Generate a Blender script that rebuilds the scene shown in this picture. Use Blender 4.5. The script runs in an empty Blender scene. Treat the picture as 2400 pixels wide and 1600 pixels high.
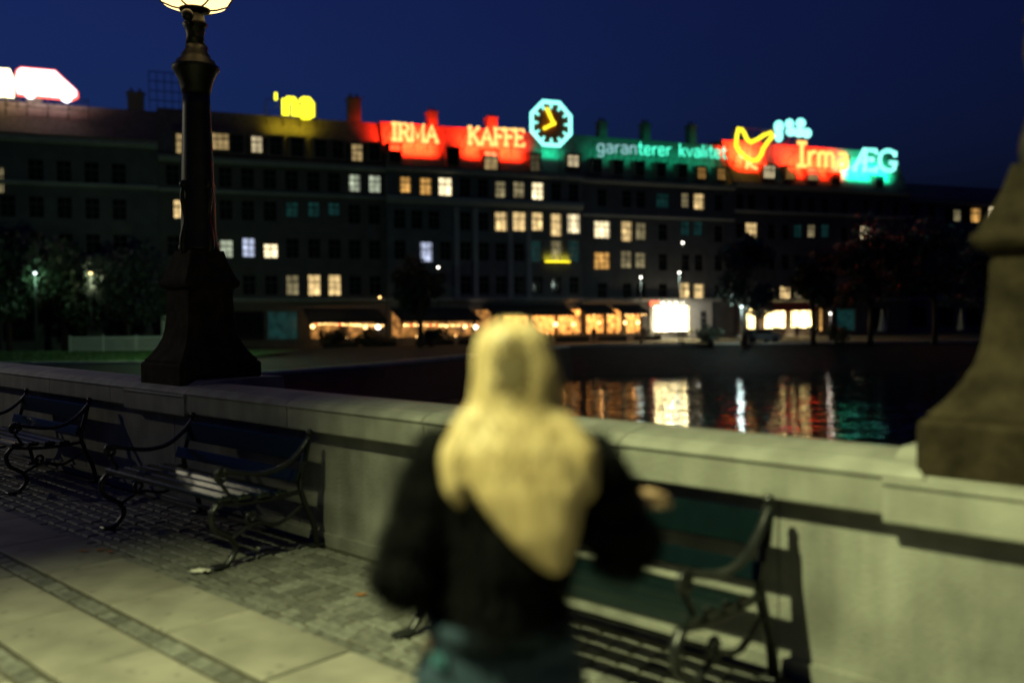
import bpy, bmesh, math, random
from mathutils import Vector, Matrix
R = math.radians
rnd = random.Random(7)
sc = bpy.context.scene
COL = sc.collection

# ------------------------------------------------------------------ camera
F = 2133.0; EYE = 1.6; CX, CY, Y0 = 1200.0, 800.0, 728.0
ROLL = R(0.4); PITCH = math.atan((CY - Y0) / F)
cam_d = bpy.data.cameras.new('camera'); cam = bpy.data.objects.new('camera', cam_d); COL.objects.link(cam)
cam_d.sensor_width = 36; cam_d.lens = F / 2400 * 36; cam_d.clip_start = 0.05; cam_d.clip_end = 3000
_f = Vector((0, math.cos(PITCH), -math.sin(PITCH))); _r = Vector((1, 0, 0)); _u = _r.cross(_f)
_x = _r * math.cos(ROLL) - _u * math.sin(ROLL); _y = _r * math.sin(ROLL) + _u * math.cos(ROLL)
cam.matrix_world = Matrix(((_x.x, _y.x, -_f.x, 0), (_x.y, _y.y, -_f.y, 0), (_x.z, _y.z, -_f.z, EYE), (0, 0, 0, 1)))
cam_d.dof.use_dof = True; cam_d.dof.focus_distance = 9.5; cam_d.dof.aperture_fstop = 0.68
sc.camera = cam

# ------------------------------------------------------------------ sky, dusk light, exposure
EXPO = 2.6; LX = 2 ** -EXPO  # the film was exposed for the dark: lamp strengths below are given before this lift
SUN_AZ = R(-45)            # where the sun went down: far to the left
world = bpy.data.worlds.new('World'); sc.world = world; world.use_nodes = True
nt = world.node_tree; bg = nt.nodes['Background']
sky = nt.nodes.new('ShaderNodeTexSky'); sky.sky_type = 'NISHITA'; sky.sun_disc = False
sky.sun_elevation = R(-3.1); sky.sun_rotation = SUN_AZ; sky.ozone_density = 5.0; sky.air_density = 1.0; sky.dust_density = 6.0; sky.altitude = 0
nt.links.new(sky.outputs[0], bg.inputs[0]); bg.inputs[1].default_value = 0.15
sun_d = bpy.data.lights.new('sun', 'SUN'); sun_d.energy = 0.004; sun_d.angle = R(20); sun_d.color = (1, 0.85, 0.7)
sun = bpy.data.objects.new('sun', sun_d); COL.objects.link(sun)
_sd = Vector((math.sin(SUN_AZ) * math.cos(R(3)), math.cos(SUN_AZ) * math.cos(R(3)), math.sin(R(3))))
sun.rotation_euler = _sd.to_track_quat('Z', 'Y').to_euler()
vs = sc.view_settings; vs.view_transform = 'Standard'; vs.look = 'None'; vs.exposure = EXPO; vs.gamma = 1.0; vs.use_curve_mapping = False
sc.cycles.use_denoising = True
sc.cycles.sample_clamp_indirect = 0.5
sc.cycles.caustics_reflective = False; sc.cycles.caustics_refractive = False
sc.cycles.use_adaptive_sampling = False
sc.cycles.diffuse_bounces = 1; sc.cycles.max_bounces = 6; sc.cycles.volume_bounces = 0

# ------------------------------------------------------------------ measured frames
TH = math.atan(2300 / F)                                    # the parapet runs off to the left at this angle
D = Vector((-math.sin(TH), math.cos(TH), 0)); N = Vector((-math.cos(TH), -math.sin(TH), 0))
P0 = Vector((0, 5.08, 0))
PARA_ROT = math.atan2(D.y, D.x)
def W(t, off, z=0.0): return P0 + D * t + N * off + Vector((0, 0, z))
# local frame of everything on the bridge: x = along the parapet (leftwards), y = away from the parapet face towards the road, z = up
BR = Matrix(((D.x, N.x, 0, P0.x), (D.y, N.y, 0, P0.y), (0, 0, 1, 0), (0, 0, 0, 1)))
FA = R(22); FB = Vector((math.cos(FA), math.sin(FA), 0)); FN = Vector((math.sin(FA), -math.cos(FA), 0))
STREET = -1.8; F0 = Vector((0, 100, STREET)); WATER = -4.2
def ray(px, py):
    u = (px - CX) / F; v = (CY - py) / F
    return _f + _x * u + _y * v
def fac(px, py, off=0.0):
    r = ray(px, py); c = Vector((0, 0, EYE)); k = (F0 + FN * off - c).dot(FN) / r.dot(FN); p = c + r * k - F0
    return p.dot(FB), p.z
def onwall(px, py, off=0.0):
    r = ray(px, py); c = Vector((0, 0, EYE)); k = (P0 + N * off - c).dot(N) / r.dot(N); p = c + r * k
    return (p - P0).dot(D), p.z
def FW(s, out=0.0, z=0.0): return F0 + FB * s + FN * out + Vector((0, 0, z))

# ------------------------------------------------------------------ helpers
def tag(o, label=None, cat=None, group=None, kind=None):
    if label: o['label'] = label
    if cat: o['category'] = cat
    if group: o['group'] = group
    if kind: o['kind'] = kind
    return o
def empty(name, loc=(0, 0, 0), rz=0.0, mat=None):
    o = bpy.data.objects.new(name, None); COL.objects.link(o); o.empty_display_size = 0.2
    if mat is not None: o.matrix_world = mat
    else: o.location = loc; o.rotation_euler = (0, 0, rz)
    return o
def link(name, me, parent=None, loc=None, rz=None):
    o = bpy.data.objects.new(name, me); COL.objects.link(o)
    if parent: o.parent = parent
    if loc is not None: o.location = loc
    if rz is not None: o.rotation_euler = (0, 0, rz)
    return o
def copy_tree(o, parent=None):
    c = o.copy(); COL.objects.link(c); c.parent = parent
    for ch in list(o.children): copy_tree(ch, c)
    return c

class MB:
    def __init__(s): s.v = []; s.f = []; s.m = []; s.sm = []
    def add(s, vs, fs, mi=0, smooth=False):
        b = len(s.v); s.v += [tuple(v) for v in vs]
        for f in fs: s.f.append(tuple(b + i for i in f)); s.m.append(mi); s.sm.append(smooth)
        return s
    def box(s, x0, x1, y0, y1, z0, z1, mi=0):
        return s.add([(x0,y0,z0),(x1,y0,z0),(x1,y1,z0),(x0,y1,z0),(x0,y0,z1),(x1,y0,z1),(x1,y1,z1),(x0,y1,z1)],
              [(0,3,2,1),(4,5,6,7),(0,1,5,4),(1,2,6,5),(2,3,7,6),(3,0,4,7)], mi)
    def cbox(s, x0, x1, y0, y1, z0, z1, c=0.01, mi=0):          # chamfered on every edge of the top and the sides
        ix0, ix1, iy0, iy1 = x0 + c, x1 - c, y0 + c, y1 - c
        def ring(a0, a1, b0, b1, z): return [(a0 + c, b0, z), (a1 - c, b0, z), (a1, b0 + c, z), (a1, b1 - c, z), (a1 - c, b1, z), (a0 + c, b1, z), (a0, b1 - c, z), (a0, b0 + c, z)]
        vs = ring(ix0, ix1, iy0, iy1, z0) + ring(x0, x1, y0, y1, z0 + c) + ring(x0, x1, y0, y1, z1 - c) + ring(ix0, ix1, iy0, iy1, z1)
        fs = [tuple(reversed(range(8))), tuple(range(24, 32))]
        for k in range(3):
            for i in range(8):
                j = (i + 1) % 8; fs.append((k*8+i, k*8+j, k*8+8+j, k*8+8+i))
        return s.add(vs, fs, mi)
    def quad(s, a, b, c, d, mi=0): return s.add([a, b, c, d], [(0, 1, 2, 3)], mi)
    def tube(s, pts, rad, n=6, mi=0, closed=False, flat=1.0, up=None, smooth=True):
        pts = [Vector(p) for p in pts]; m = len(pts)
        rr = rad if isinstance(rad, (list, tuple)) else [rad] * m
        vs = []; prev = None
        for i, p in enumerate(pts):
            if closed: t = pts[(i + 1) % m] - pts[i - 1]
            else: t = pts[min(i + 1, m - 1)] - pts[max(i - 1, 0)]
            if t.length < 1e-9: t = Vector((0, 0, 1))
            t.normalize()
            if prev is None:
                a = Vector(up) if up is not None else (Vector((0, 0, 1)) if abs(t.z) < 0.9 else Vector((1, 0, 0)))
                prev = a
            x = prev - t * prev.dot(t)
            if x.length < 1e-6: x = t.orthogonal()
            x.normalize(); y = t.cross(x); prev = x
            for k in range(n):
                an = 2 * math.pi * (k + 0.5) / n
                vs.append(p + x * (math.cos(an) * rr[i]) + y * (math.sin(an) * rr[i] * flat))
        fs = []
        for i in range(m if closed else m - 1):
            j = (i + 1) % m
            for k in range(n):
                l = (k + 1) % n; fs.append((i*n+k, i*n+l, j*n+l, j*n+k))
        if not closed: fs += [tuple(reversed(range(n))), tuple(range((m-1)*n, m*n))]
        return s.add(vs, fs, mi, smooth)
    def lathe(s, prof, n=24, c=(0, 0, 0), mi=0, smooth=True, sq=None, rot=0.0):
        vs = []
        for r, z in prof:
            for k in range(n):
                a = 2 * math.pi * (k + 0.5) / n + rot; x, y = math.cos(a), math.sin(a)
                if sq:
                    q = (abs(x) ** sq + abs(y) ** sq) ** (1 / sq); x /= q; y /= q
                vs.append((c[0] + r * x, c[1] + r * y, c[2] + z))
        m = len(prof); fs = []
        for i in range(m - 1):
            for k in range(n):
                l = (k + 1) % n; fs.append((i*n+k, i*n+l, (i+1)*n+l, (i+1)*n+k))
        fs += [tuple(reversed(range(n))), tuple(range((m-1)*n, m*n))]
        return s.add(vs, fs, mi, smooth)
    def ball(s, c, r, mi=0, n=10, sx=1, sy=1, sz=1):
        m = max(4, n // 2)
        prof = [(max(1e-4, r * math.sin(math.pi * i / m)), -r * math.cos(math.pi * i / m)) for i in range(m + 1)]
        b = MB().lathe(prof, n)
        return s.add([(c[0] + v[0]*sx, c[1] + v[1]*sy, c[2] + v[2]*sz) for v in b.v], b.f, mi, True)
    def prism(s, poly, axis, a0, a1, mi=0):                     # polygon in (u,w), extruded along axis
        def P(u, w, a): return (a, u, w) if axis == 'x' else ((u, a, w) if axis == 'y' else (u, w, a))
        n = len(poly); vs = [P(u, w, a0) for u, w in poly] + [P(u, w, a1) for u, w in poly]
        fs = [tuple(range(n)), tuple(reversed(range(n, 2 * n)))] + [(i, n + i, n + (i + 1) % n, (i + 1) % n) for i in range(n)]
        return s.add(vs, fs, mi)
    def mesh(s, name, mats):
        me = bpy.data.meshes.new(name); me.from_pydata(s.v, [], s.f)
        for m in (mats if isinstance(mats, (list, tuple)) else [mats]): me.materials.append(m)
        me.polygons.foreach_set('material_index', s.m); me.polygons.foreach_set('use_smooth', s.sm)
        bm = bmesh.new(); bm.from_mesh(me); bmesh.ops.recalc_face_normals(bm, faces=bm.faces); bm.to_mesh(me); bm.free()
        me.update(); return me
    def build(s, name, mats, parent=None, loc=None, rz=None): return link(name, s.mesh(name, mats), parent, loc, rz)

# ------------------------------------------------------------------ materials
def mat(name, col, rough=0.7, var=0.15, scale=6.0, bump=0.0, bscale=40.0, metal=0.0, col2=None, detail=6, spec=None, coat=0.0, stretch=None, orand=0.0, streak=0.0, spots=0.0):
    m = bpy.data.materials.new(name); m.use_nodes = True; t = m.node_tree; b = t.nodes['Principled BSDF']
    b.inputs['Roughness'].default_value = rough; b.inputs['Metallic'].default_value = metal
    if spec is not None: b.inputs['Specular IOR Level'].default_value = spec
    if coat: b.inputs['Coat Weight'].default_value = coat
    tc = t.nodes.new('ShaderNodeTexCoord')
    n1 = t.nodes.new('ShaderNodeTexNoise'); n1.inputs['Scale'].default_value = scale; n1.inputs['Detail'].default_value = detail
    co = tc.outputs['Object']
    if stretch:
        mp = t.nodes.new('ShaderNodeMapping'); mp.inputs['Scale'].default_value = stretch; t.links.new(co, mp.inputs[0]); co = mp.outputs[0]
    t.links.new(co, n1.inputs['Vector'])
    rp = t.nodes.new('ShaderNodeValToRGB'); rp.color_ramp.elements[0].position = 0.3; rp.color_ramp.elements[1].position = 0.72
    c2 = col2 or tuple(min(1, c * (1 + var)) for c in col)
    c1 = tuple(c * (1 - var) for c in col)
    rp.color_ramp.elements[0].color = (*c1, 1); rp.color_ramp.elements[1].color = (*c2, 1)
    t.links.new(n1.outputs[0], rp.inputs[0]); outc = rp.outputs[0]
    if orand or streak:
        hs = t.nodes.new('ShaderNodeHueSaturation'); t.links.new(outc, hs.inputs['Color']); outc = hs.outputs[0]; val = None
        if orand:                                           # every piece a little lighter or darker than its neighbour
            oi = t.nodes.new('ShaderNodeObjectInfo'); mr = t.nodes.new('ShaderNodeMapRange'); mr.inputs[3].default_value = 1 - orand; mr.inputs[4].default_value = 1 + orand
            t.links.new(oi.outputs['Random'], mr.inputs[0]); val = mr.outputs[0]
        if streak:                                          # rain streaks and grime patches
            m2 = t.nodes.new('ShaderNodeMapping'); m2.inputs['Scale'].default_value = (7, 7, 0.9); t.links.new(tc.outputs['Object'], m2.inputs[0])
            n3 = t.nodes.new('ShaderNodeTexNoise'); n3.inputs['Scale'].default_value = 1.0; n3.inputs['Detail'].default_value = 4; t.links.new(m2.outputs[0], n3.inputs['Vector'])
            m3 = t.nodes.new('ShaderNodeMapRange'); m3.inputs[1].default_value = 0.35; m3.inputs[2].default_value = 0.62; m3.inputs[3].default_value = 1 - streak; m3.inputs[4].default_value = 1.05; t.links.new(n3.outputs[0], m3.inputs[0])
            if val is None: val = m3.outputs[0]
            else:
                mu = t.nodes.new('ShaderNodeMath'); mu.operation = 'MULTIPLY'; t.links.new(val, mu.inputs[0]); t.links.new(m3.outputs[0], mu.inputs[1]); val = mu.outputs[0]
        t.links.new(val, hs.inputs['Value'])
    if spots:                                               # trodden-in gum and oil spots
        vo = t.nodes.new('ShaderNodeTexVoronoi'); vo.inputs['Scale'].default_value = 7.0; t.links.new(tc.outputs['Object'], vo.inputs['Vector'])
        oi2 = t.nodes.new('ShaderNodeObjectInfo'); ad = t.nodes.new('ShaderNodeVectorMath'); ad.operation = 'ADD'; t.links.new(tc.outputs['Object'], ad.inputs[0]); t.links.new(oi2.outputs['Location'], ad.inputs[1]); t.links.new(ad.outputs[0], vo.inputs['Vector'])
        n4 = t.nodes.new('ShaderNodeTexNoise'); n4.inputs['Scale'].default_value = 1.3; n4.inputs['Detail'].default_value = 5; t.links.new(ad.outputs[0], n4.inputs['Vector'])
        ms = t.nodes.new('ShaderNodeMapRange'); ms.inputs[1].default_value = 0.10; ms.inputs[2].default_value = 0.16; ms.inputs[3].default_value = 1 - spots; ms.inputs[4].default_value = 1.0; t.links.new(vo.outputs['Distance'], ms.inputs[0])
        mn = t.nodes.new('ShaderNodeMapRange'); mn.inputs[1].default_value = 0.35; mn.inputs[2].default_value = 0.6; mn.inputs[3].default_value = 0.72; mn.inputs[4].default_value = 1.04; t.links.new(n4.outputs[0], mn.inputs[0])
        mm = t.nodes.new('ShaderNodeMath'); mm.operation = 'MULTIPLY'; t.links.new(ms.outputs[0], mm.inputs[0]); t.links.new(mn.outputs[0], mm.inputs[1])
        h2 = t.nodes.new('ShaderNodeHueSaturation'); t.links.new(outc, h2.inputs['Color']); t.links.new(mm.outputs[0], h2.inputs['Value']); outc = h2.outputs[0]
    t.links.new(outc, b.inputs['Base Color'])
    if bump:
        n2 = t.nodes.new('ShaderNodeTexNoise'); n2.inputs['Scale'].default_value = bscale; n2.inputs['Detail'].default_value = 5
        t.links.new(tc.outputs['Object'], n2.inputs['Vector'])
        bp = t.nodes.new('ShaderNodeBump'); bp.inputs['Strength'].default_value = bump; bp.inputs['Distance'].default_value = 0.02
        t.links.new(n2.outputs[0], bp.inputs['Height']); t.links.new(bp.outputs[0], b.inputs['Normal'])
    return m
def emis(name, col, strength, sample=False, base=(0.05, 0.05, 0.05), noise=0.0, nscale=1.5, hot=None):
    m = bpy.data.materials.new(name); m.use_nodes = True; t = m.node_tree; b = t.nodes['Principled BSDF']
    b.inputs['Base Color'].default_value = (*base, 1); b.inputs['Roughness'].default_value = 0.3
    b.inputs['Emission Color'].default_value = (*col, 1); strength *= LX; b.inputs['Emission Strength'].default_value = strength
    if noise:
        tc = t.nodes.new('ShaderNodeTexCoord'); n1 = t.nodes.new('ShaderNodeTexNoise'); n1.inputs['Scale'].default_value = nscale; n1.inputs['Detail'].default_value = 3
        oi = t.nodes.new('ShaderNodeObjectInfo'); va = t.nodes.new('ShaderNodeVectorMath'); va.operation = 'ADD'
        sc3 = t.nodes.new('ShaderNodeVectorMath'); sc3.operation = 'SCALE'; sc3.inputs['Scale'].default_value = 40
        cx = t.nodes.new('ShaderNodeCombineXYZ'); t.links.new(oi.outputs['Random'], cx.inputs[0]); t.links.new(oi.outputs['Random'], cx.inputs[2])
        t.links.new(cx.outputs[0], sc3.inputs[0]); t.links.new(tc.outputs['Object'], va.inputs[0]); t.links.new(sc3.outputs[0], va.inputs[1])
        t.links.new(va.outputs[0], n1.inputs['Vector'])
        mr = t.nodes.new('ShaderNodeMapRange'); mr.inputs[1].default_value = 0.32; mr.inputs[2].default_value = 0.7
        mr.inputs[3].default_value = strength * (1 - noise); mr.inputs[4].default_value = strength * (1 + noise)
        t.links.new(n1.outputs[0], mr.inputs[0]); res = mr.outputs[0]
        if hot:
            def MA(op, a_, b_=None):
                q = t.nodes.new('ShaderNodeMath'); q.operation = op
                for i_, v_ in enumerate((a_, b_)):
                    if v_ is None: continue
                    if isinstance(v_, (int, float)): q.inputs[i_].default_value = v_
                    else: t.links.new(v_, q.inputs[i_])
                return q.outputs[0]
            sp = t.nodes.new('ShaderNodeSeparateXYZ'); t.links.new(tc.outputs['Object'], sp.inputs[0]); rn = oi.outputs['Random']
            hx = MA('SUBTRACT', MA('FRACT', MA('MULTIPLY', rn, 17.3)), 0.5); hz = MA('ADD', MA('FRACT', MA('MULTIPLY', rn, 31.7)), 0.2)
            dx = MA('SUBTRACT', sp.outputs[0], hx); dz = MA('SUBTRACT', sp.outputs[2], hz); d2 = MA('ADD', MA('MULTIPLY', dx, dx), MA('MULTIPLY', dz, dz))
            lampk = MA('DIVIDE', hot * 1.0, MA('ADD', 1.0, MA('MULTIPLY', d2, 14.0)))
            cw = MA('ADD', 0.34, MA('MULTIPLY', MA('FRACT', MA('MULTIPLY', rn, 53.9)), 0.5)); ed = MA('GREATER_THAN', MA('ABSOLUTE', sp.outputs[0]), cw)
            fold = MA('ADD', 0.55, MA('MULTIPLY', MA('SINE', MA('MULTIPLY', sp.outputs[0], 42.0)), 0.12)); cur = MA('SUBTRACT', 1.0, MA('MULTIPLY', ed, fold))
            res = MA('MULTIPLY', MA('MULTIPLY', res, MA('ADD', 0.75, lampk)), cur)
        t.links.new(res, b.inputs['Emission Strength'])
    m.cycles.emission_sampling = 'AUTO' if sample else 'NONE'
    return m
M = {}
M['granite'] = mat('weathered granite', (0.29, 0.29, 0.26), 0.75, 0.34, 2.6, 0.35, 60, orand=0.06, streak=0.2)
M['coping'] = mat('coping granite', (0.34, 0.34, 0.30), 0.6, 0.22, 4.0, 0.25, 70, orand=0.08, streak=0.15)
M['slab'] = mat('pavement granite', (0.285, 0.268, 0.23), 0.7, 0.24, 3.2, 0.3, 90, orand=0.13, spots=0.35)
M['sett'] = mat('sett granite', (0.16, 0.16, 0.145), 0.6, 0.3, 9.0, 0.4, 70, orand=0.35)
M['mortar'] = mat('sandy joints', (0.07, 0.065, 0.05), 0.9, 0.3, 20)
M['asphalt'] = mat('asphalt', (0.05, 0.05, 0.05), 0.85, 0.2, 30, 0.4, 150)
M['redgranite'] = mat('red brown granite', (0.034, 0.026, 0.015), 0.85, 0.6, 9.0, 0.3, 50, spec=0.12)
M['bronze'] = mat('dark bronze', (0.03, 0.03, 0.022), 0.45, 0.3, 12, 0.1, 60, metal=0.4)
M['benchgreen'] = mat('glossy bench green paint', (0.003, 0.0095, 0.010), 0.19, 0.2, 10, 0.05, 50)
M['iron'] = mat('black painted iron', (0.012, 0.014, 0.014), 0.32, 0.2, 20, 0.1, 80)
M['brickdark'] = mat('dark facade brick', (0.16, 0.13, 0.11), 0.9, 0.2, 1.2, 0.2, 8)
M['plaster'] = mat('grey facade render', (0.26, 0.26, 0.25), 0.9, 0.15, 0.6, 0.1, 8)
M['facade'] = [mat('facade warm grey', (0.115, 0.118, 0.12), 0.9, 0.2, 0.8), mat('facade sooty stone', (0.13, 0.135, 0.14), 0.9, 0.2, 0.8), mat('facade dull red brick', (0.12, 0.105, 0.10), 0.9, 0.2, 0.8)]
M['trim'] = mat('stone trim', (0.30, 0.31, 0.31), 0.85, 0.12, 1.5)
M['slate'] = mat('roof tile', (0.22, 0.16, 0.13), 0.7, 0.25, 2.5, 0.4, 12)
M['flatroof'] = mat('roof felt', (0.06, 0.06, 0.06), 0.9, 0.2, 2)
M['steel'] = mat('sign frame steel', (0.08, 0.08, 0.08), 0.5, 0.2, 4, metal=0.4)
M['woodframe'] = mat('window frame paint', (0.055, 0.05, 0.045), 0.6, 0.1, 5)
M['whiteframe'] = mat('pale window frame paint', (0.5, 0.5, 0.47), 0.6, 0.1, 5)
M['glass'] = mat('dark window glass', (0.012, 0.014, 0.017), 0.08, 0.2, 1)
M['whitewall'] = mat('white painted wall', (0.7, 0.7, 0.66), 0.8, 0.08, 1.5)
M['awning'] = mat('dark awning cloth', (0.03, 0.03, 0.035), 0.9, 0.2, 3)
M['awningred'] = mat('red awning cloth', (0.35, 0.03, 0.02), 0.9, 0.2, 3)
M['earth'] = mat('bank ground', (0.028, 0.028, 0.024), 0.95, 0.3, 0.5)
M['bank'] = mat('dark bank stone', (0.016, 0.017, 0.014), 0.9, 0.35, 1.2, 0.4, 6)
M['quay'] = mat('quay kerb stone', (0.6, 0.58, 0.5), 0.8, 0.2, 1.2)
M['grass'] = mat('grass', (0.05, 0.12, 0.03), 0.9, 0.3, 5)
M['bark'] = mat('bark', (0.05, 0.04, 0.03), 0.9, 0.3, 8, 0.4, 20)
M['leafA'] = mat('dark leaves', (0.035, 0.055, 0.03), 0.55, 0.35, 0.8)
M['leafB'] = mat('leaves with pale backs', (0.045, 0.06, 0.05), 0.5, 0.35, 0.8)
M['paper'] = mat('paper', (0.8, 0.78, 0.7), 0.8, 0.05, 30)
M['dryleaf'] = mat('dry leaf', (0.42, 0.17, 0.04), 0.8, 0.3, 30)
M['hair'] = mat('blonde hair', (0.66, 0.47, 0.21), 0.5, 0.28, 1.0, 0.0, 90, col2=(0.84, 0.64, 0.34), stretch=(70, 70, 5))
M['hairlight'] = mat('pale blonde strands', (0.82, 0.64, 0.34), 0.42, 0.12, 10)
M['hairdark'] = mat('dark blonde hair', (0.15, 0.11, 0.05), 0.45, 0.2, 20, 0.2, 90)
M['skin'] = mat('skin', (0.62, 0.40, 0.25), 0.5, 0.06, 12)
M['fur'] = mat('black furry fabric', (0.0045, 0.005, 0.006), 0.9, 0.3, 30, 0.6, 120, spec=0.15)
M['jeans'] = mat('blue denim', (0.022, 0.05, 0.085), 0.85, 0.2, 40, 0.3, 220)
M['shoe'] = mat('black shoe leather', (0.02, 0.02, 0.02), 0.4, 0.1, 20)
M['carpaint'] = mat('grey car paint', (0.25, 0.25, 0.25), 0.25, 0.05, 2, coat=0.5)
M['tyre'] = mat('tyre rubber', (0.02, 0.02, 0.02), 0.8, 0.1, 20)
M['clothdark'] = mat('dark clothing', (0.03, 0.03, 0.035), 0.9, 0.2, 10)
M['clothmid'] = mat('brown clothing', (0.16, 0.10, 0.06), 0.9, 0.2, 10)
# lit panes and tubes: the colour of the light each one gives off
M['lit_warm'] = emis('lit pane warm', (1.0, 0.70, 0.30), 1.05, noise=0.45, hot=0.9)
M['lit_bright'] = emis('lit pane bright', (1.0, 0.82, 0.48), 1.75, noise=0.3, hot=0.9)
M['lit_dim'] = emis('lit pane dim', (0.75, 0.62, 0.32), 0.3, noise=0.5, hot=0.9)
M['lit_pale'] = emis('lit pane pale', (0.72, 0.80, 0.58), 0.6, noise=0.4, hot=0.9)
M['lit_blue'] = emis('lit pane bluish', (0.66, 0.74, 1.0), 0.95, noise=0.35, hot=0.9)
M['lit_amber'] = emis('lit pane amber', (1.0, 0.52, 0.13), 0.75, noise=0.5, hot=0.9)
M['lit_teal'] = emis('lit pane teal', (0.08, 0.45, 0.42), 0.05, noise=0.5)
M['lit_shop'] = emis('lit shop glass', (1.0, 0.72, 0.26), 8.0, noise=0.6, nscale=1.3)
M['lit_kiosk'] = emis('lit doorway', (1.0, 0.80, 0.36), 28.0, noise=0.8, nscale=0.8)
M['lit_cafe'] = emis('lit cafe glass', (1.0, 0.36, 0.07), 2.0, noise=0.85, nscale=1.6)
M['lit_cafedim'] = emis('dim cafe glass', (1.0, 0.42, 0.10), 0.42, noise=0.95, nscale=1.6)
M['bulb'] = emis('warm bulb', (1.0, 0.55, 0.18), 7.0)
M['bulbwhite'] = emis('white bulb', (1.0, 0.93, 0.75), 9.0)
M['bulbred'] = emis('red bulb', (1.0, 0.10, 0.04), 4.0)
M['n_yellow'] = emis('yellow neon', (1.0, 0.80, 0.02), 2.2)
M['n_amber'] = emis('amber neon', (1.0, 0.56, 0.15), 2.0)
M['n_orange'] = emis('orange neon', (1.0, 0.46, 0.10), 2.2)
M['n_cyan'] = emis('cyan white neon', (0.26, 1.0, 0.86), 2.2)
M['n_green'] = emis('green white neon', (0.08, 1.0, 0.62), 1.7)
M['n_dimwhite'] = emis('half lit white neon', (0.40, 0.75, 0.80), 0.8)
M['n_white'] = emis('white sign face', (1.0, 0.96, 0.98), 4.0)
M['n_red'] = emis('red neon', (1.0, 0.10, 0.06), 2.5)
M['n_lime'] = emis('yellow letter face', (1.0, 0.92, 0.02), 2.4)
M['clockface'] = mat('brown clock face', (0.30, 0.08, 0.035), 0.6, 0.2, 3)
M['lampglass'] = emis('glowing lamp glass', (1.0, 0.68, 0.26), 2.6, sample=True)
M['signglass'] = emis('warm letter glass', (1.0, 0.80, 0.42), 6.0)

# ------------------------------------------------------------------ ground, water, bridge
shore = [(-170, 40), (-60, 62), (-21, 63), (-14.5, 50), (-9, 58), (5.5, 87), (25, 90), (60, 92), (190, 100)]
def ground_sheet():
    mb = MB(); n = len(shore)
    top = [(x, y, STREET) for x, y in shore]; far = [(x * 6, 1400, STREET) for x, y in shore]
    mb.add(top + far, [(i, i + 1, n + i + 1, n + i) for i in range(n - 1)])
    return tag(mb.build('ground', M['earth']), kind='structure')
ground_sheet()
mb = MB(); n = len(shore)
mb.add([(x, y, STREET - 0.005) for x, y in shore] + [(x * 0.985, y - 7.5, WATER - 0.4) for x, y in shore], [(i, n + i, n + i + 1, i + 1) for i in range(n - 1)])
tag(mb.build('embankment_terrain', M['bank']), kind='structure')
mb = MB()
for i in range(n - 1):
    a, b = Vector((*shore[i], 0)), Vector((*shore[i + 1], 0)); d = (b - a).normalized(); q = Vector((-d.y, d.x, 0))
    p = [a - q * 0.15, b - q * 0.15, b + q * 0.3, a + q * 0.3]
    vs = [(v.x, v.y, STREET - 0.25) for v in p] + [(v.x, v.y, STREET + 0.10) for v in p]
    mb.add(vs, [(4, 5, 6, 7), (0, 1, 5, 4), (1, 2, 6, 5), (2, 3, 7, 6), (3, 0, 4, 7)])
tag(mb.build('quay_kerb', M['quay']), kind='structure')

m = bpy.data.materials.new('lake water'); m.use_nodes = True; t = m.node_tree; b = t.nodes['Principled BSDF']
b.inputs['Base Color'].default_value = (0.004, 0.007, 0.009, 1); b.inputs['Roughness'].default_value = 0.05; b.inputs['IOR'].default_value = 1.33
tc = t.nodes.new('ShaderNodeTexCoord'); mp = t.nodes.new('ShaderNodeMapping'); mp.inputs['Scale'].default_value = (0.38, 1.3, 1)
t.links.new(tc.outputs['Object'], mp.inputs[0])
w1 = t.nodes.new('ShaderNodeTexNoise'); w1.inputs['Scale'].default_value = 0.85; w1.inputs['Detail'].default_value = 2.0
w2 = t.nodes.new('ShaderNodeTexNoise'); w2.inputs['Scale'].default_value = 5.0; w2.inputs['Detail'].default_value = 3.0
def slope(tex, kx, ky):
    t.links.new(mp.outputs[0], tex.inputs['Vector']); s = t.nodes.new('ShaderNodeVectorMath'); s.operation = 'SUBTRACT'; s.inputs[1].default_value = (0.5, 0.5, 0.5); t.links.new(tex.outputs['Color'], s.inputs[0])
    q = t.nodes.new('ShaderNodeVectorMath'); q.operation = 'MULTIPLY'; q.inputs[1].default_value = (kx, ky, 0); t.links.new(s.outputs[0], q.inputs[0]); return q.outputs[0]
a1 = t.nodes.new('ShaderNodeVectorMath'); a1.operation = 'ADD'; t.links.new(slope(w1, 0.07, 0.60), a1.inputs[0]); t.links.new(slope(w2, 0.10, 0.75), a1.inputs[1])
a2 = t.nodes.new('ShaderNodeVectorMath'); a2.operation = 'ADD'; a2.inputs[1].default_value = (0, 0, 1); t.links.new(a1.outputs[0], a2.inputs[0])
a3 = t.nodes.new('ShaderNodeVectorMath'); a3.operation = 'NORMALIZE'; t.links.new(a2.outputs[0], a3.inputs[0]); t.links.new(a3.outputs[0], b.inputs['Normal'])
M['water'] = m
mb = MB(); mb.quad((-400, -300, WATER), (400, -300, WATER), (400, 130, WATER), (-400, 130, WATER))
tag(mb.build('water', M['water']), kind='structure')

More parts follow.
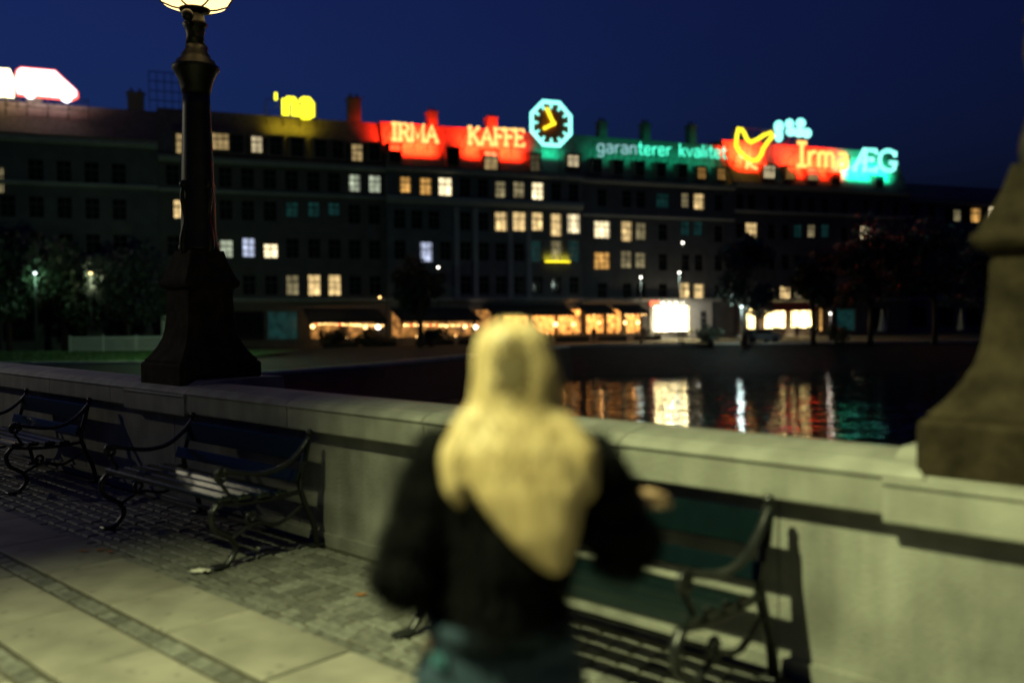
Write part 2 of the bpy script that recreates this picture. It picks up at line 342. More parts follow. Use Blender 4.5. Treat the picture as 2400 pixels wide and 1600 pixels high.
TL, TR = 22.0, -9.0          # ends of the stretch of bridge that is built (along the parapet)
bridge = empty('bridge', mat=BR); tag(bridge, kind='structure')
mb = MB(); mb.box(TR, TL, -0.30, 4.9, -0.75, -0.06); mb.box(TR, TL, 4.9, 15.0, -0.75, -0.16)
mb.box(TR, TL, -0.22, 0.3, WATER - 0.5, -0.75)
mb.build('deck', M['granite'], bridge)
road = MB().quad((TR, 5.05, -0.13), (TL, 5.05, -0.13), (TL, 15, -0.13), (TR, 15, -0.13)).build('road', M['asphalt']); road.matrix_world = BR; tag(road, kind='structure')
pav = empty('pavement', mat=BR); tag(pav, kind='structure')
MB().box(TR, TL, 0.0, 4.95, -0.055, -0.014).build('bedding', M['mortar'], pav)
for i in range(21):
    x0 = TR + i * 1.45
    MB().cbox(x0 + 0.004, x0 + 1.446, 4.9, 5.12, -0.5, 0.0, 0.015).build('kerb_stone', M['coping'], pav)
# big slabs in rows between single courses of setts
slab_me = {}
def slab_mesh(l, w):
    k = (round(l, 3), round(w, 3))
    if k not in slab_me: slab_me[k] = MB().cbox(-l / 2 + 0.006, l / 2 - 0.006, -w / 2 + 0.004, w / 2 - 0.004, -0.05, 0.0, 0.006).mesh('slab', M['slab'])
    return slab_me[k]
rows = [(1.12, 1.60), (1.74, 2.20), (2.34, 2.82), (2.96, 3.44), (3.58, 4.10), (4.24, 4.88)]
for ri, (a, b_) in enumerate(rows):
    x = TR + rnd.uniform(0, 0.4)
    while x < 9.5:
        l = rnd.choice((0.66, 0.78, 0.9, 0.9))
        o = link('slab', slab_mesh(l, b_ - a), pav, (x + l / 2, (a + b_) / 2, rnd.uniform(-0.003, 0.003)))
        o.rotation_euler = (rnd.uniform(-0.003, 0.003), rnd.uniform(-0.003, 0.003), 0); x += l
    mb = MB().cbox(x, TL, a, b_, -0.05, 0.0, 0.006); mb.build('slab', M['slab'], pav)
# setts: a strip along the wall and single courses
sett_me = []
for k in range(6):
    l, w = rnd.uniform(0.098, 0.118), rnd.uniform(0.090, 0.104); q = 0.012
    v = [(-l/2,-w/2,-.05),(l/2,-w/2,-.05),(l/2,w/2,-.05),(-l/2,w/2,-.05),(-l/2,-w/2,-q),(l/2,-w/2,-q),(l/2,w/2,-q),(-l/2,w/2,-q),
         (-l/2+q,-w/2+q,0),(l/2-q,-w/2+q,0.002),(l/2-q,w/2-q,0),(-l/2+q,w/2-q,-0.002)]
    f = [(0,1,5,4),(1,2,6,5),(2,3,7,6),(3,0,4,7),(4,5,9,8),(5,6,10,9),(6,7,11,10),(7,4,8,11),(8,9,10,11)]
    sett_me.append(MB().add(v, f).mesh('sett', M['sett']))
setts = []
for r in range(10):
    y = 0.155 + r * 0.105; x = TR + (r % 2) * 0.06
    while x < TL: setts.append((x, y + rnd.uniform(-.006, .006))); x += rnd.uniform(0.118, 0.128)
for y in (1.67, 2.27, 2.89, 3.51, 4.17):
    x = TR
    while x < TL: setts.append((x, y)); x += rnd.uniform(0.118, 0.13)
camL = BR.inverted() @ Vector((0, 0, 0))
def score(p):                                               # largest in the picture first, hidden and out-of-frame ones last
    w = BR @ Vector((p[0], p[1], 0))
    u = w.x / max(w.y, 0.1) * F + CX
    return math.hypot(w.x, w.y) + (0 if (-60 < u < 2460 and w.y > 3.6) else 50)
setts.sort(key=score)
for x, y in setts[:300]:
    o = link('sett', sett_me[rnd.randrange(6)], pav, (x, y, rnd.uniform(-0.009, 0.002))); o.rotation_euler = (rnd.uniform(-.05, .05), rnd.uniform(-.05, .05), rnd.uniform(-.05, .05))
mb = MB()
for x, y in setts[300:]:
    me = sett_me[rnd.randrange(6)]; z = rnd.uniform(-0.009, 0.002)
    mb.add([(x + v.co.x, y + v.co.y, z + v.co.z) for v in me.vertices], [tuple(p.vertices) for p in me.polygons])
tag(mb.build('distant_setts', M['sett'], pav), kind='stuff')

# ------------------------------------------------------------------ parapet
para = empty('stone_parapet', mat=BR)
tag(para, 'low grey granite parapet wall with overhanging coping, running behind the benches', 'parapet')
x = TR
while x < TL:
    l = 1.85
    MB().cbox(x + 0.002, x + l - 0.002, -0.22, 0.0, -0.04, 0.79, 0.004).build('wall_block', M['granite'], para); x += l
MB().box(TR, TL, -0.24, 0.03, -0.05, 0.07).build('wall_base', M['granite'], para)
def coping_mesh(l, out):
    p = [(out - 0.004, 0.778), (out, 0.786), (out, 0.93), (out + 0.012, 0.934), (out + 0.012, 0.940), (out - 0.026, 0.972), (out - 0.05, 0.974), (out - 0.06, 0.984), (-0.13, 1.008), (-0.30, 1.0), (-0.33, 0.97), (-0.33, 0.79)]
    mb = MB(); mb.prism(p, 'x', -l / 2 + 0.004, l / 2 - 0.004); return mb.mesh('coping_stone', M['coping'])
PIERS = [4.14, -2.65]
cm = coping_mesh(1.45, 0.09); x = -0.80 - 1.45 * 6 + 0.725
while x < TL:
    if all(abs(x - p) > 1.0 for p in PIERS) or True: link('coping_stone', cm, para, (x, 0, 0))
    x += 1.45
for p in PIERS:                                             # a thicker block under each lamp
    e_ = -0.03; pr = [(0.125 + e_, 0.752), (0.128 + e_, 0.76), (0.128 + e_, 0.905), (0.14 + e_, 0.91), (0.14 + e_, 0.917), (0.10 + e_, 0.95), (0.07 + e_, 0.955), (0.04 + e_, 0.975), (-0.05, 1.006), (-0.10, 1.03), (-0.85, 1.03), (-0.85, 0.752)]
    MB().prism(pr, 'x', p - 0.56, p + 0.56).build('pier_block', M['coping'], para)
    MB().box(p - 0.50, p + 0.50, -0.80, -0.03, WATER - 0.3, 0.752).build('pier', M['granite'], para)

# ------------------------------------------------------------------ lamp posts on the parapet
def lamp_post(t, label, wide):
    root = empty('lamp_post', mat=BR @ Matrix.Translation((t, -0.36, 1.03)))
    tag(root, label, 'lamp post', 'cast lamp posts on the parapet')
    q = 6.0
    def sq(prof):                                           # square block with small chamfered corners
        mb = MB(); c = 0.09; vs = []
        for r_, z in prof:
            r_ *= wide; e = r_ * (1 - c); vs += [(r_, -e, z), (r_, e, z), (e, r_, z), (-e, r_, z), (-r_, e, z), (-r_, -e, z), (-e, -r_, z), (e, -r_, z)]
        m_ = len(prof); fs = [(i * 8 + k, i * 8 + (k + 1) % 8, i * 8 + 8 + (k + 1) % 8, i * 8 + 8 + k) for i in range(m_ - 1) for k in range(8)]
        return mb.add(vs, fs + [tuple(reversed(range(8))), tuple(range((m_ - 1) * 8, m_ * 8))])
    sq([(0.385, -0.10), (0.39, -0.09), (0.39, 0.12), (0.375, 0.14)]).build('plinth', M['redgranite'], root)
    sq([(0.365, 0.141), (0.365, 0.16), (0.345, 0.18), (0.315, 0.22), (0.28, 0.28), (0.25, 0.35), (0.232, 0.43), (0.22, 0.55), (0.214, 0.68), (0.212, 0.78)]).build('pedestal', M['redgranite'], root)
    sq([(0.222, 0.781), (0.25, 0.80), (0.262, 0.825), (0.262, 0.85), (0.245, 0.87), (0.22, 0.93), (0.185, 1.02), (0.16, 1.12)]).build('moulding', M['redgranite'], root)
    MB().lathe([(0.165, 1.121), (0.18, 1.14), (0.17, 1.17), (0.155, 1.21), (0.152, 1.30), (0.145, 1.6), (0.132, 2.0), (0.12, 2.4), (0.118, 2.5)], 24).build('shaft', M['bronze'], root)
    for k in range(4):                                      # little cast sea-horse scrolls climbing the foot of the shaft
        a = math.pi / 2 * k + 0.15; mb = MB(); pts = []
        for i in range(15):
            u = i / 14; r = 0.15 + 0.018 * math.sin(u * 9.5); pts.append((math.cos(a) * r, math.sin(a) * r, 1.10 + 0.60 * u))
        mb.tube(pts, [0.034 * (1 - 0.55 * i / 14) for i in range(15)], 8)
        mb.ball(pts[-1], 0.04, n=8); mb.build('ornament', M['bronze'], root)
    MB().lathe([(0.119, 2.501), (0.13, 2.55), (0.15, 2.63), (0.185, 2.70), (0.205, 2.73), (0.20, 2.755), (0.17, 2.775), (0.165, 2.80), (0.13, 2.82), (0.125, 2.85), (0.09, 2.90), (0.082, 2.94)], 28).build('capital', M['bronze'], root)
    MB().lathe([(0.083, 2.941), (0.075, 3.02), (0.09, 3.09), (0.11, 3.12), (0.09, 3.15), (0.08, 3.2), (0.065, 3.235)], 20).build('stem', M['bronze'], root)
    for k, (a, z) in enumerate(((2.36, 2.955), (-0.78, 3.13))):
        c, s_ = math.cos(a), math.sin(a)
        c, s_ = -c, -s_                                     # the left ball sits lower than the right one
        arm = MB().tube([(c * 0.05, s_ * 0.05, z - 0.02), (c * 0.12, s_ * 0.12, z - 0.03), (c * 0.19, s_ * 0.19, z)], [0.03, 0.022, 0.018], 8).build('arm', M['bronze'], root)
        MB().ball((c * 0.21, s_ * 0.21, z + 0.01), 0.052, n=12).build('ball_finial', M['bronze'], arm)
    ZG = 0.20
    MB().lathe([(0.05, 3.031 + ZG), (0.13, 3.04 + ZG), (0.135, 3.055 + ZG), (0.06, 3.06 + ZG)], 24).build('bowl_holder', M['bronze'], root)
    globe = MB().lathe([(0.06, 3.261), (0.18, 3.268), (0.27, 3.30), (0.315, 3.37), (0.325, 3.470), (0.26, 3.590), (0.20, 3.670), (0.12, 3.720), (0.03, 3.740)], 28).build('globe', M['lampglass'], root)
    ring = MB()
    ring.tube([(0.332 * math.cos(2 * math.pi * i / 28), 0.332 * math.sin(2 * math.pi * i / 28), 3.47) for i in range(28)], 0.012, 6, closed=True)
    for k in range(6):
        a = 2 * math.pi * k / 6
        ring.tube([(r * math.cos(a), r * math.sin(a), z) for r, z in ((0.10, 3.25), (0.185, 3.263), (0.277, 3.296), (0.322, 3.37), (0.333, 3.47))], 0.008, 6)
    ring.build('cage', M['bronze'], root)
    MB().lathe([(0.14, 3.730), (0.16, 3.745), (0.10, 3.800), (0.04, 3.840), (0.03, 3.920), (0.004, 3.960)], 20).build('cap', M['bronze'], root)
    return root
lamp_post(4.14, 'tall dark lamp post with glowing globe, standing left of the person', 1.0)
lamp_post(-2.65, 'flaring brown stone foot of the lamp post cut off by the right edge', 1.15)

# street lamps hung over the road: one left of the camera lights the pavement and the wall, the next hangs farther along
def hung_lamp(label, t, off, z, aim, power, size, blend, col):
    sl = empty('suspended_street_lamp', W(t, off, z)); tag(sl, label, 'street lamp', 'lamps hung over the road')
    MB().lathe([(0.05, 0.34), (0.07, 0.30), (0.09, 0.22), (0.20, 0.12), (0.30, 0.02), (0.31, 0.0), (0.29, 0.0), (0.18, 0.10), (0.05, 0.2)], 24).build('shade', M['steel'], sl)
    MB().ball((0, 0, 0.10), 0.06, n=12).build('bulb', M['bulbwhite'], sl)
    MB().tube([tuple(N * q + Vector((0, 0, h))) for q, h in ((-6.5, 0.9), (-3, 0.5), (0, 0.36), (4, 0.5), (9, 0.9))], 0.012, 6).build('wire', M['steel'], sl)
    ld = bpy.data.lights.new('street_light', 'SPOT'); ld.energy = power * LX; ld.color = col; ld.spot_size = R(size); ld.spot_blend = blend; ld.shadow_soft_size = 0.07
    lo = bpy.data.objects.new('street_light', ld); COL.objects.link(lo); lo.parent = sl; lo.location = (0, 0, -0.02)
    lo.rotation_euler = (Vector(aim) - W(t, off, z)).to_track_quat('-Z', 'Y').to_euler()
hung_lamp('street lamp hung on a wire over the road beside the benches', -0.3, 5.4, 7.0, W(-2.6, 3.6, 0.0), 4100, 88, 0.75, (0.93, 1.0, 0.46))
hung_lamp('next street lamp hung on a wire farther along the bridge', 17.0, 5.4, 6.5, W(9.0, 1.0, 0.0), 520, 120, 0.6, (1.0, 0.92, 0.62))

# ------------------------------------------------------------------ benches (local: x along the wall, y away from the wall, z up)
def arc(pts, n=24):                                          # Catmull-Rom through points
    P = [Vector(p) for p in pts]; P = [P[0] * 2 - P[1]] + P + [P[-1] * 2 - P[-2]]; out = []
    segs = len(P) - 3
    for s in range(segs):
        for i in range(n // segs + 1):
            u = i / (n // segs + 1); a, b, c, d = P[s:s + 4]
            out.append(0.5 * ((2 * b) + (c - a) * u + (2 * a - 5 * b + 4 * c - d) * u * u + (3 * b - a - 3 * c + d) * u ** 3))
    out.append(P[-2]); return out
def spiral(cy, cz, r0, r1, a0, a1, n=18): return [(0, cy + (r0 + (r1 - r0) * i / n) * math.cos(a0 + (a1 - a0) * i / n), cz + (r0 + (r1 - r0) * i / n) * math.sin(a0 + (a1 - a0) * i / n)) for i in range(n + 1)]
L2 = 0.80
def make_bench():
    root = empty('park_bench')
    for y, z in ((0.80, 0.432), (0.66, 0.425), (0.52, 0.415), (0.39, 0.407)):
        o = MB().cbox(-L2 - 0.03, L2 + 0.03, y - 0.046, y + 0.046, z - 0.018, z + 0.018, 0.008).build('seat_slat', M['benchgreen'], root)
    for (y, z, hgt, tilt) in ((0.185, 0.665, 0.15, 0.22), (0.27, 0.505, 0.085, 0.30)):
        mb = MB().cbox(-L2 - 0.03, L2 + 0.03, -0.015, 0.015, -hgt / 2, hgt / 2, 0.006)
        o = mb.build('back_plank', M['benchgreen'], root, (0, y, z)); o.rotation_euler = (tilt, 0, 0)
    for sx in (-1, 1):
        fr = MB(); X = sx * L2
        def cv(pts, r, n=24, flat=0.7): fr.tube([(p.x + X, p.y, p.z) for p in arc(pts, n)], r if not isinstance(r, tuple) else [r[0] + (r[1] - r[0]) * i / len(arc(pts, n)) for i in range(len(arc(pts, n)))], 8, flat=flat, up=(1, 0, 0))
        cv([(0, 0.10, 0.0), (0, 0.13, 0.15), (0, 0.20, 0.32), (0, 0.235, 0.45), (0, 0.20, 0.60), (0, 0.155, 0.76)], 0.026)      # rear post
        cv([(0, 0.155, 0.75), (0, 0.24, 0.66), (0, 0.36, 0.58), (0, 0.52, 0.555), (0, 0.70, 0.585), (0, 0.80, 0.61)], 0.024)      # sweeping arm
        fr.tube([(p[0] + X, p[1], p[2]) for p in spiral(0.81, 0.575, 0.045, 0.012, math.pi / 2 + 0.3, -math.pi * 2.2)], 0.016, 8)  # arm scroll
        cv([(0, 0.815, 0.53), (0, 0.78, 0.48), (0, 0.74, 0.42)], 0.018)                                                           # arm support
        cv([(0, 0.235, 0.395), (0, 0.45, 0.38), (0, 0.66, 0.385), (0, 0.84, 0.41)], 0.022)                                        # seat rail
        cv([(0, 0.84, 0.405), (0, 0.885, 0.34), (0, 0.86, 0.25), (0, 0.76, 0.18), (0, 0.72, 0.10), (0, 0.78, 0.02), (0, 0.84, 0.0)], 0.026, 36)   # S-shaped front leg
        cv([(0, 0.75, 0.17), (0, 0.58, 0.24), (0, 0.40, 0.21), (0, 0.22, 0.30)], 0.018)                                           # brace
        fr.tube([(p[0] + X, p[1], p[2]) for p in spiral(0.60, 0.28, 0.05, 0.012, -math.pi / 2, math.pi * 1.6)], 0.013, 8)
        fo = fr.build('iron_frame', M['iron'], root)
        MB().ball((X, 0.15, 0.785), 0.026, n=12).build('finial', M['iron'], fo)
        MB().cbox(X - 0.04, X + 0.04, 0.06, 0.16, 0.0, 0.02, 0.006).build('foot_pad', M['iron'], fo)
        MB().cbox(X - 0.04, X + 0.04, 0.79, 0.89, 0.0, 0.02, 0.006).build('foot_pad', M['iron'], fo)
        for i in range(4):
            y, z = ((0.80, 0.451), (0.66, 0.444), (0.52, 0.434), (0.39, 0.426))[i]
            MB().ball((X, y, z), 0.012, n=8, sz=0.5).build('bolt', M['iron'], fo)
    MB().tube([(-L2, 0.45, 0.20), (L2, 0.45, 0.20)], 0.012, 8).build('tie_rod', M['iron'], root)
    return root
bench = make_bench(); bench.matrix_world = BR @ Matrix.Translation((-0.83, 0, 0.0))
tag(bench, 'green slatted iron bench right beside the person, nearest of the three', 'bench', 'benches along the parapet')
for t, lab in ((2.54, 'green slatted iron bench with shiny seat left of the person, second of the three'), (6.12, 'farthest green slatted bench, partly cut off by the left edge below the lamp post')):
    c = copy_tree(bench); c.matrix_world = BR @ Matrix.Translation((t, 0, 0.0)); c['label'] = lab

# litter and leaves on the pavement
def crumple(name, px, py, size, label, m_=None):
    r = ray(px, py); k = -EYE / r.z; p = Vector((0, 0, EYE)) + r * k
    root_z = 0.0
    mb = MB(); n = 7; vs = []
    for i in range(n):
        for j in range(5):
            vs.append(((i / (n - 1) - .5) * size * 2.2 + rnd.uniform(-.1, .1) * size, (j / 4 - .5) * size + rnd.uniform(-.1, .1) * size, abs(rnd.gauss(0, .18)) * size + 0.004))
    mb.add(vs, [(i * 5 + j, i * 5 + j + 1, (i + 1) * 5 + j + 1, (i + 1) * 5 + j) for i in range(n - 1) for j in range(4)])
    o = mb.build(name, m_ or M['paper'], None, (p.x, p.y, root_z), rnd.uniform(-0.3, 0.5))
    sol = o.modifiers.new('thick', 'SOLIDIFY'); sol.thickness = 0.002
    return tag(o, label, 'litter', 'litter on the pavement')
crumple('crumpled_paper', 470, 1340, 0.055, 'torn white paper lying at the edge of the slabs, nearest of the scraps')
crumple('crumpled_paper', 622, 1285, 0.045, 'round white paper scrap at the foot of the second bench')
crumple('crumpled_paper', 588, 1296, 0.03, 'tiny pale paper scrap left of the round one under the second bench')
lf = [(-0.5, 0), (-0.25, 0.22), (0.1, 0.26), (0.35, 0.12), (0.5, 0), (0.35, -0.12), (0.1, -0.26), (-0.25, -0.22)]
for i, (px, py, lab) in enumerate(((195, 1292, 'dry orange leaf lying leftmost on the slabs'), (235, 1290, 'dry orange leaf in the middle of the three on the slabs'), (258, 1294, 'dry red leaf lying rightmost of the three on the slabs'), (846, 1395, 'small dry leaf on the setts just left of the person'))):
    r = ray(px, py); k = -EYE / r.z; p = Vector((0, 0, EYE)) + r * k; s = 0.075
    mb = MB(); mb.add([(x * s, y * s, 0.006 + 0.25 * s * (x * x + y * y)) for x, y in lf], [tuple(range(8))])
    o = mb.build('dry_leaf', M['dryleaf'], None, (p.x, p.y, 0.0), i * 1.1); tag(o, lab, 'leaf', 'dry leaves on the pavement')
    o.modifiers.new('thick', 'SOLIDIFY').thickness = 0.001
# ------------------------------------------------------------------ people
SCR = bpy.data.scenes.new('scratch')
_bm = bmesh.new(); bmesh.ops.create_icosphere(_bm, subdivisions=2, radius=1.0); ICO_V = [tuple(v.co) for v in _bm.verts]; ICO_F = [tuple(v.index for v in f.verts) for f in _bm.faces]; _bm.free()
def blob_mesh(chains, voxel, smooth_it=6, mats=None):
    """one continuous surface round chains of (x,y,z,r) or (x,y,z,rx,ry,rz)"""
    vs_, fs_ = [], []
    for ch in chains:
        P = []
        for a, b in zip(ch[:-1], ch[1:]):
            a6 = a if len(a) == 6 else (*a[:3], a[3], a[3], a[3]); b6 = b if len(b) == 6 else (*b[:3], b[3], b[3], b[3])
            d = (Vector(b6[:3]) - Vector(a6[:3])).length; st = max(1, int(d / (0.3 * min(a6[3:] + b6[3:])) + 1))
            for i in range(st): u = i / st; P.append([a6[k] + (b6[k] - a6[k]) * u for k in range(6)])
        e = ch[-1]; P.append(list(e) if len(e) == 6 else [*e[:3], e[3], e[3], e[3]])
        for p in P:
            k0 = len(vs_); vs_ += [(p[0] + v[0] * p[3], p[1] + v[1] * p[4], p[2] + v[2] * p[5]) for v in ICO_V]; fs_ += [tuple(k0 + i for i in f_) for f_ in ICO_F]
    me = bpy.data.meshes.new('tmp'); me.from_pydata(vs_, [], fs_); o = bpy.data.objects.new('tmp', me); SCR.collection.objects.link(o)
    rm = o.modifiers.new('r', 'REMESH'); rm.mode = 'VOXEL'; rm.voxel_size = voxel
    sm = o.modifiers.new('s', 'SMOOTH'); sm.iterations = smooth_it; sm.factor = 0.5
    SCR.view_layers[0].update(); dg = SCR.view_layers[0].depsgraph; out = bpy.data.meshes.new_from_object(o.evaluated_get(dg)); bpy.data.objects.remove(o)
    out.polygons.foreach_set('use_smooth', [True] * len(out.polygons))
    for m_ in (mats or []): out.materials.append(m_)
    return out
PX, PY = 0.0, 2.12
person = empty('person', (PX, PY, 0.0))
tag(person, 'person seen from behind, long blonde hair over a furry black jacket and blue jeans', 'person')
# skeleton, local: x right, y forward (away from the camera), z up
torso = [(-0.03, 0.01, 0.84, .155, .115, .10), (0, 0.0, 0.95, .125, .095, .10), (0, 0.0, 1.08, .135, .10, .10), (0.01, 0, 1.20, .155, .10, .09), (0.01, 0.005, 1.275, .14, .07, .045)]
neck = [(0.005, 0.005, 1.28, .052), (0.0, 0.02, 1.40, .05)]
head = [(-0.005, 0.045, 1.43, .062, .075, .07), (-0.005, 0.03, 1.49, .075, .09, .095)]
nose = [(-0.005, 0.125, 1.475, .012), (-0.005, 0.138, 1.448, .014)]
chin = [(-0.005, 0.10, 1.385, .03), (-0.005, 0.09, 1.40, .04)]
ears = [[(s * 0.078 - .005, 0.03, 1.475, .012, .02, .03), (s * 0.08 - .005, 0.03, 1.45, .010, .014, .016)] for s in (-1, 1)]
larm = [(-0.165, 0.0, 1.25, .05), (-0.213, -0.01, 1.13, .04), (-0.257, -0.018, 0.985, .034), (-0.20, 0.11, 0.93, .032), (-0.12, 0.23, 0.95, .026)]
rarm = [(0.185, 0.0, 1.245, .058), (0.222, 0.0, 1.145, .044), (0.264, 0.03, 1.055, .038), (0.288, 0.10, 1.05, .034), (0.278, 0.160, 1.10, .026)]
legs = [[(s * 0.085 - .03, 0.0, 0.82, .10), (s * 0.09 - .03, 0.005, 0.62, .085), (s * 0.095 - .03, 0.01, 0.47, .062), (s * 0.098 - .03, -0.01, 0.32, .058), (s * 0.10 - .03, -0.01, 0.10, .04)] for s in (-1, 1)]
feet = [[(s * 0.10 - .03, -0.025, 0.045, .038), (s * 0.115 - .03, 0.06, 0.035, .038, .04, .03), (s * 0.125 - .03, 0.15, 0.028, .042, .045, .022)] for s in (-1, 1)]
def hand(wx, wy, wz, fwd, side, up, curl, spread=0.012):
    f_, s_, u_ = Vector(fwd).normalized(), Vector(side).normalized(), Vector(up).normalized(); w = Vector((wx, wy, wz)); ch = []
    q = lambda a, b, c: w + f_ * a + s_ * b + u_ * c
    P = lambda v, *r: (*v, *r)
    for b in (-0.024, -0.008, 0.008, 0.024): ch.append([P(q(0, b * .5, 0), .016), P(q(.045, b, .004), .015), P(q(.078, b * 1.1, 0), .0125)])
    for i, (b, ln) in enumerate(((-.027, .052), (-.009, .066), (.0095, .070), (.028, .062))):
        a1 = curl; p0 = Vector((.080, b * 1.12, 0)); d1 = Vector((math.cos(a1), 0.06 * (i - 1.5), -math.sin(a1))); p1 = p0 + d1 * ln * .45
        d2 = Vector((math.cos(a1 * 2.1), 0.05 * (i - 1.5), -math.sin(a1 * 2.1))); p2 = p1 + d2 * ln * .33; d3 = Vector((math.cos(a1 * 2.9), 0, -math.sin(a1 * 2.9))); p3 = p2 + d3 * ln * .26
        ch.append([P(q(*p0), .0095), P(q(*p1), .0088), P(q(*p2), .0080), P(q(*p3), .0070)])
    ch.append([P(q(.018, .028, -.004), .013), P(q(.045, .052, -.012), .0105), P(q(.068, .060, -.026), .009), P(q(.086, .058, -.036), .0075)])
    return ch
rh = hand(0.276, 0.165, 1.114, (0.85, 0.25, 0.22), (0.2, -0.9, 0.1), (-0.15, -0.25, 0.95), 0.5)
lh = hand(-0.12, 0.23, 0.95, (0.8, 0.5, 0.15), (0.1, 0.2, 1), (0.45, -0.85, 0.1), 0.5)
body_me = blob_mesh([torso, neck, head, nose, chin, larm, rarm] + ears + legs + feet + rh + lh, 0.0065, 4, [M['skin'], M['jeans'], M['shoe']])
for p in body_me.polygons:
    z = p.center.z; p.material_index = 2 if z < 0.075 else (1 if z < 0.92 and abs(p.center.x) < 0.19 and p.center.y < 0.15 else 0)
body = link('body', body_me, person)
fc = MB()
for s in (-1, 1): fc.ball((s * 0.032 - .005, 0.113, 1.492), 0.012, n=10)
fc.build('eyes', M['whitewall'], body)
# jeans as their own layer: seat, legs, waistband
jm = blob_mesh([[(-.035, 0.01, 0.80, .175, .130, .09), (-.035, 0.0, 0.70, .19, .13, .10)]] + [[(s * 0.095 - .033, 0.0, 0.74, .112), (s * 0.096 - .032, 0.0, 0.60, .095), (s * 0.096 - .03, 0.008, 0.45, .075), (s * 0.10 - .03, -0.005, 0.28, .074), (s * 0.102 - .03, -0.01, 0.09, .07)] for s in (-1, 1)], 0.011, 5, [M['jeans']])
jeans = link('jeans', jm, person)
mb = MB(); mb.lathe([(0.172, 0.845), (0.176, 0.85), (0.176, 0.88), (0.170, 0.885)], 32); mb.v = [(v[0] - 0.035, v[1] * 0.78 + 0.008, v[2]) for v in mb.v]; mb.build('waistband', M['jeans'], jeans)
# furry jacket
jk = [[(-0.025, 0.0, 0.88, .160, .132, .07), (-0.02, 0.0, 0.96, .145, .125, .09), (-0.005, 0.0, 1.08, .155, .132, .10), (0.0, 0.0, 1.19, .18, .128, .085), (0.005, 0.0, 1.245, .165, .105, .05)],
      [(-0.165, 0.0, 1.245, .078), (-0.215, -0.01, 1.13, .068), (-0.262, -0.02, 0.985, .068), (-0.205, 0.11, 0.93, .06), (-0.15, 0.19, 0.945, .06)],
      [(0.180, 0.0, 1.235, .078), (0.222, 0.0, 1.145, .074), (0.263, 0.03, 1.055, .078), (0.290, 0.09, 1.035, .066), (0.285, 0.13, 1.04, .05)]]
jme = blob_mesh(jk, 0.012, 4, [M['fur']])
rr = random.Random(5)
from mathutils import noise
for v in jme.vertices:
    k = noise.noise(v.co * 11) * 0.016 + noise.noise(v.co * 40) * 0.006 + 0.007 * math.sin(v.co.z * 60 + 5 * noise.noise(v.co * 6)) * (1 if abs(v.co.x) > 0.17 else 0.4); v.co += v.normal * k
jacket = link('jacket', jme, person)
fu = MB(); polys = list(jme.polygons)
for i in range(26000):
    p = polys[rr.randrange(len(polys))]; c = p.center; n_ = p.normal; d = (n_ * 0.8 + Vector((rr.gauss(0, .35), rr.gauss(0, .35), -0.75 + rr.gauss(0, .3)))).normalized(); ln = rr.uniform(0.018, 0.042)
    s = d.cross(n_); s = (s.normalized() if s.length > 1e-4 else Vector((1, 0, 0))) * 0.0022
    fu.add([c - s, c + s, c + d * ln], [(0, 1, 2)])
me = bpy.data.meshes.new('fur'); me.from_pydata(fu.v, [], fu.f); me.materials.append(M['fur']); link('fur', me, jacket)
# hair: a full mass plus combed strands, falling to a point between the shoulder blades and over the left shoulder
hm = [[(0.0, 0.012, 1.50, .096, .095, .088), (0.010, -0.012, 1.44, .108, .086, .09), (0.010, -0.02, 1.37, .118, .078, .08)],
      [(0.004, -0.045, 1.335, .122, .062, .07), (0.012, -0.095, 1.27, .136, .052, .06), (0.040, -0.122, 1.19, .128, .045, .06), (0.065, -0.136, 1.11, .085, .038, .05), (0.088, -0.142, 1.055, .04, .028, .035), (0.098, -0.143, 1.03, .012, .012, .012)],
      [(-0.085, -0.05, 1.34, .05, .045, .05), (-0.120, -0.075, 1.27, .052, .04, .05), (-0.125, -0.09, 1.21, .035, .03, .04), (-0.118, -0.10, 1.165, .012)],
      [(0.10, -0.05, 1.33, .05, .045, .05), (0.150, -0.07, 1.27, .050, .05, .045), (0.155, -0.085, 1.21, .04, .04, .05)]]
hme = blob_mesh(hm, 0.007, 24, [M['hair'], M['hairdark']])
rc = Vector((0.0, -0.09, 1.475))
for v in hme.vertices:
    g_ = noise.noise(Vector((v.co.x * 38, v.co.y * 38, v.co.z * 5))) * 0.0012 - 0.008 * math.exp(-((v.co - rc).length / 0.048) ** 2); v.co += v.normal * g_
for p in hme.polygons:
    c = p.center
    if ((c.x - 0.004) / 0.062) ** 2 + ((c.z - 1.472) / 0.082) ** 2 < 0.25 + rr.random() * 0.85 and c.y < -0.02: p.material_index = 1  # darker colour on a ragged oval at the back of the head
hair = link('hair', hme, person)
from mathutils.bvhtree import BVHTree
bv = BVHTree.FromPolygons([v.co for v in hme.vertices], [tuple(p.vertices) for p in hme.polygons])
stm = MB(); stm2 = MB()
